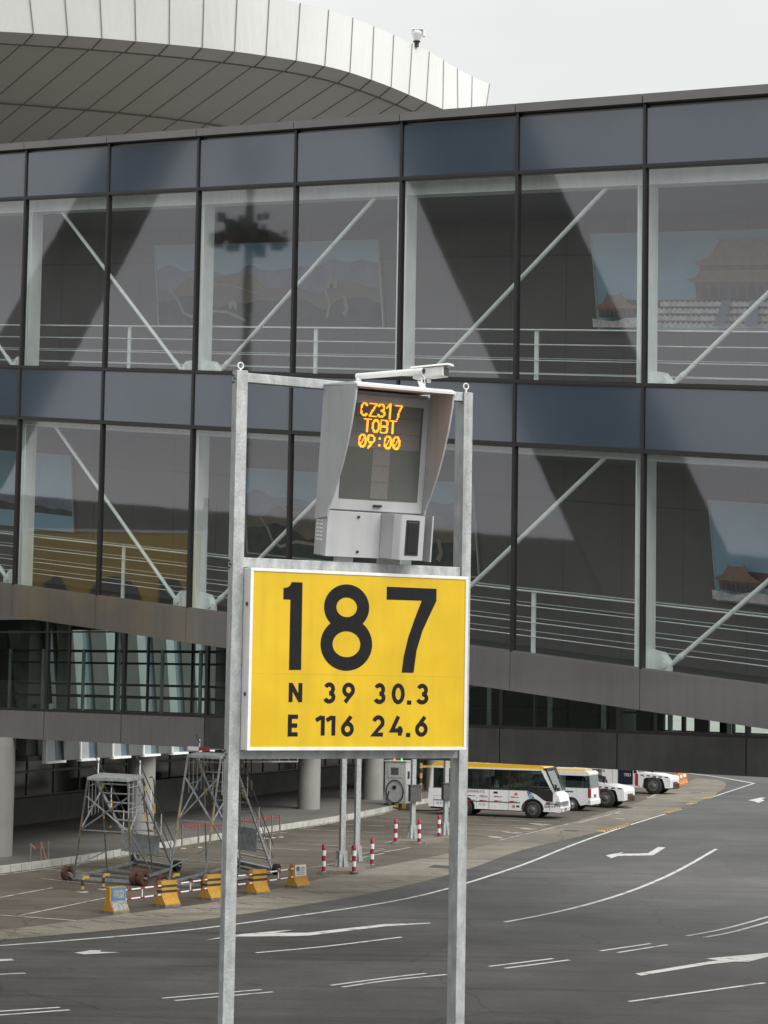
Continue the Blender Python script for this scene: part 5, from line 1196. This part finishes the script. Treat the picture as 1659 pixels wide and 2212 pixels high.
    cg.build('side_cage', st, t)
    # skirt plate on the stairs
    s0, s1 = .60, .80; e = Vector((0, 0, -.06))
    b_ = MB(); p0, p1, q0, q1 = sD0.lerp(sD1, s0) + e, sC0.lerp(sC1, s0) + e, sD0.lerp(sD1, s1), sC0.lerp(sC1, s1); q0.x, q0.y, q1.x, q1.y = p0.x, p0.y, p1.x, p1.y
    b_.hexa([tuple(v_) for v_ in (q0, q1, q1 + (d - a) * .004, q0 + (d - a) * .004, p0, p1, p1 + (d - a) * .004, p0 + (d - a) * .004)]); b_.build('plate', st, t)
    # wheels
    def castor(p, rr, ax, m, off):
        b2 = MB(); q = p + off; r_ = rr; hd = ax.normalized()
        prof_n = 18; a_ = hd; u_ = Vector((0, 0, 1)); v_ = a_.cross(u_)
        vs = []
        for (ra, hh) in ((r_ * .5, -.09), (r_, -.09), (r_, .09), (r_ * .5, .09)):
            for i in range(prof_n): th = 2 * math.pi * i / prof_n; vs.append(tuple(q + Vector((0, 0, r_)) + a_ * hh + (u_ * math.cos(th) + v_ * math.sin(th)) * ra))
        b2.add(vs, [(j * prof_n + i, j * prof_n + (i + 1) % prof_n, ((j + 1) % 4) * prof_n + (i + 1) % prof_n, ((j + 1) % 4) * prof_n + i) for j in range(4) for i in range(prof_n)], smooth=False)
        for i in range(5): th = 2 * math.pi * i / 5; b2.bar(q + Vector((0, 0, r_)), q + Vector((0, 0, r_)) + (u_ * math.cos(th) + v_ * math.sin(th)) * r_ * .55, .05, .05)
        o = b2.build('wheel', m, t)
        MB().bar(p + z1, q + Vector((0, 0, r_)), .06, .10).tube(q + Vector((0, 0, r_)) - a_ * .14, q + Vector((0, 0, r_)) + a_ * .14, .04, 8).build('axle', st, o)
    ab_ = (b - a).normalized(); ad = (d - a).normalized()
    castor(a, .26 if not big else .2, ab_, M['rust'], -ab_ * .28); castor(b, .26, ab_, M['rust'], ab_ * (.18 if not big else .1))
    if not big: castor(b, .26, ab_, M['rust'], ab_ * .50)
    castor(c, .20, ab_, M['rubber'], ab_ * .15); castor(d, .20, ab_, M['rust'] if big else M['rubber'], -ab_ * .15)
    return t, O, (A1, B1, C1, D1)
platform('lower wheeled metal maintenance platform with stairs, standing left', G(159, 1903), G(282.5, 1912), G(374, 1882), G(297, 1868), 3.8,
         G(190, 1682, 3.8), G(276, 1686, 3.8), G(309, 1678, 3.8), G(218, 1673, 3.8), 10, False)
_, O2, dk = platform('taller wheeled metal platform behind the left sign post with a red flag strip', G(364, 1915), G(440, 1920), G(589, 1889), G(520, 1872), 4.5,
         G(406, 1633, 4.5), G(477, 1637, 4.5), G(519, 1630, 4.5), G(440, 1626, 4.5), 12, True)
gt = bpy.data.objects['maintenance_platform.001']
A1, B1, C1, D1 = dk; z_ = Vector((0, 0, .26))
MB().bar(A1 + z_, A1.lerp(B1, .33) + z_, .03, .13).build('white_strip', M['white'], gt); MB().bar(A1.lerp(B1, .34) + z_, A1.lerp(B1, .66) + z_, .03, .13).build('red_strip', M['red'], gt)
b_ = MB(); L0, L1 = C1 + Vector((0, 0, -.25)), G(643, 1645, 4.1) - O2; up3 = Vector((0, 0, .28))
b_.bar(L0, L1, .05, .05); b_.bar(L0 + up3, L1 + up3, .04, .04)
for i in range(7): s_ = i / 6; b_.bar(L0.lerp(L1, s_), L0.lerp(L1, s_) + up3, .025, .025)
b_.build('guard_extension', M['steel'], gt)

# ================================================================== ADDED WING (outside the frame; shaped so the corridor glass mirrors dark bands)
def mirror(p): p = Vector(p); return p - A.n * (2 * (p - A.P).dot(A.n))
def vp(px, py, dep): return D(px, py, dep)
wing = thing('added_wing', 'added wing with leaning columns, out of view, mirrored as dark bands in the glass', 'terminal', (0, 0, 0))
def vbeam(x0, y0, x1, y1, wpx, dep, name='leaning_column', th=1.2):
    b = MB(); P = [vp(x0 - wpx / 2, y0, dep), vp(x0 + wpx / 2, y0, dep), vp(x1 + wpx / 2, y1, dep), vp(x1 - wpx / 2, y1, dep)]
    b.hexa([tuple(mirror(p)) for p in P] + [tuple(mirror(p + Vector((0, th, 0)))) for p in P]); b.build(name, M['facade_dark'], wing)
vbeam(470, 60, -60, 1050, 95, 70); vbeam(400, 60, -160, 1050, 60, 74)
vbeam(830, -10, 1480, 1400, 250, 70); vbeam(1010, 60, 1590, 1320, 80, 74)
b = MB(); P = [vp(-2500, 860, 100), vp(3200, 1330, 100), vp(3200, 1500, 100), vp(-2500, 1440, 100)]
b.hexa([tuple(mirror(p)) for p in P] + [tuple(mirror(p + Vector((0, 12, 0)))) for p in P]); b.build('wing_block', M['fascia_dark'], wing)

def high_mast(px, y0, y1, dep, ring_y, rw, label):
    P = mirror(vp(px, y1, dep)); base = Vector((P.x, P.y, 0)); k = dep / F
    t = thing('high_mast', label, 'light mast', base)
    zt = vp(px, y0, dep).z; zr = vp(px, ring_y, dep).z
    MB().tube((0, 0, 0), (0, 0, zt), .32, 12, .22).build('mast', M['steel_dark'], t)
    b = MB(); b.lathe([(rw * .5, zr - .2), (rw * .9, zr - .1), (rw * .9, zr), (rw * .4, zr + .1)], n=20)
    rg = random.Random(px)
    for i in range(26):
        a = rg.uniform(0, 6.28); q_ = rw * rg.uniform(.3, 1.1); x, y, z, e = q_ * math.cos(a), q_ * math.sin(a), zr + rg.uniform(-.8, .9) * (.5 if rw < 1.5 else 1), rg.uniform(.06, .3)
        b.box(x - e, x + e, y - e, y + e, z - e * 1.2, z + e * .8)
    b.build('ring_platform', M['steel_dark'], t)
    for i in range(9):
        a = i * 2 * math.pi / 9; MB().box(rw * .9 * math.cos(a) - .3, rw * .9 * math.cos(a) + .3, rw * .9 * math.sin(a) - .3, rw * .9 * math.sin(a) + .3, zr - .55, zr - .1).build('floodlight', M['black'], t)
    if rw > 1.8:
        for i in range(6):
            a = i * math.pi / 3; x, y = .95 * math.cos(a), .95 * math.sin(a)
            MB().box(x - .16, x + .16, y - .16, y + .16, zt - 2.2 + .3 * (i % 3), zt - .2 + .3 * (i % 2)).box(x * .2 - .03, x + .03, y - .03, y + .03, zt - 1.4, zt - 1.3).build('antenna', M['steel_dark'], t)
high_mast(522, 305, 1150, 115, 508, 2.1, 'tall light mast with antennas beyond the left edge, mirrored in the corridor glass')
high_mast(1207, 1180, 1420, 150, 1190, .9, 'distant light mast mirrored in the lower storey glass')

# neighbouring stand sign beyond the left edge; it shows only as a mirror image in the corridor glass and cladding
nv = vp(235, 1400, 50); nk = 50 / F
no = mirror(Vector((nv.x, nv.y, 0))); no.z = 0
ns_ = thing('stand_sign', 'neighbouring yellow stand sign 186 beyond the left edge, seen mirrored in the glass', 'sign', no)
def nxf(x, y, z): return mirror(Vector((nv.x + x, nv.y + y, nv.z + z))) - no
def nm_(): return MB(nxf)
nm_().box(-190 * nk, 190 * nk, 0, .15, -120 * nk, 250 * nk).build('sign_box', M['yellow_sign'], ns_)
b_ = nm_(); b_.box(-197 * nk, 197 * nk, -.02, .17, -127 * nk, -120.2 * nk).box(-197 * nk, 197 * nk, -.02, .17, 250.2 * nk, 257 * nk).box(-197 * nk, -190.2 * nk, -.02, .17, -120 * nk, 250 * nk).box(190.2 * nk, 197 * nk, -.02, .17, -120 * nk, 250 * nk); b_.build('frame', M['white_alu'], ns_)
for ch, a, c in (('6', -58, -145), ('8', 50, -38), ('1', 150, 95)):
    b_ = nm_(); z0, z1 = -45 * nk, 140 * nk
    if ch == '8': stroke(b_, arc(6 * nk, 95 * nk, 40 * nk, 42 * nk, 0, 360, 24), 38 * nk, -.03); stroke(b_, arc(6 * nk, 2 * nk, 46 * nk, 48 * nk, 0, 360, 24), 38 * nk, -.031)
    else: glyph(b_, ch, a * nk, c * nk, z0, z1, 38 * nk, -.03)
    b_.build('numeral', M['black_paint'], ns_, recalc=False)
for x in (-197, 197): nm_().box(x * nk - .06, x * nk + .06, .17, .27, -nv.z, 330 * nk).build('post', M['galv'], ns_)
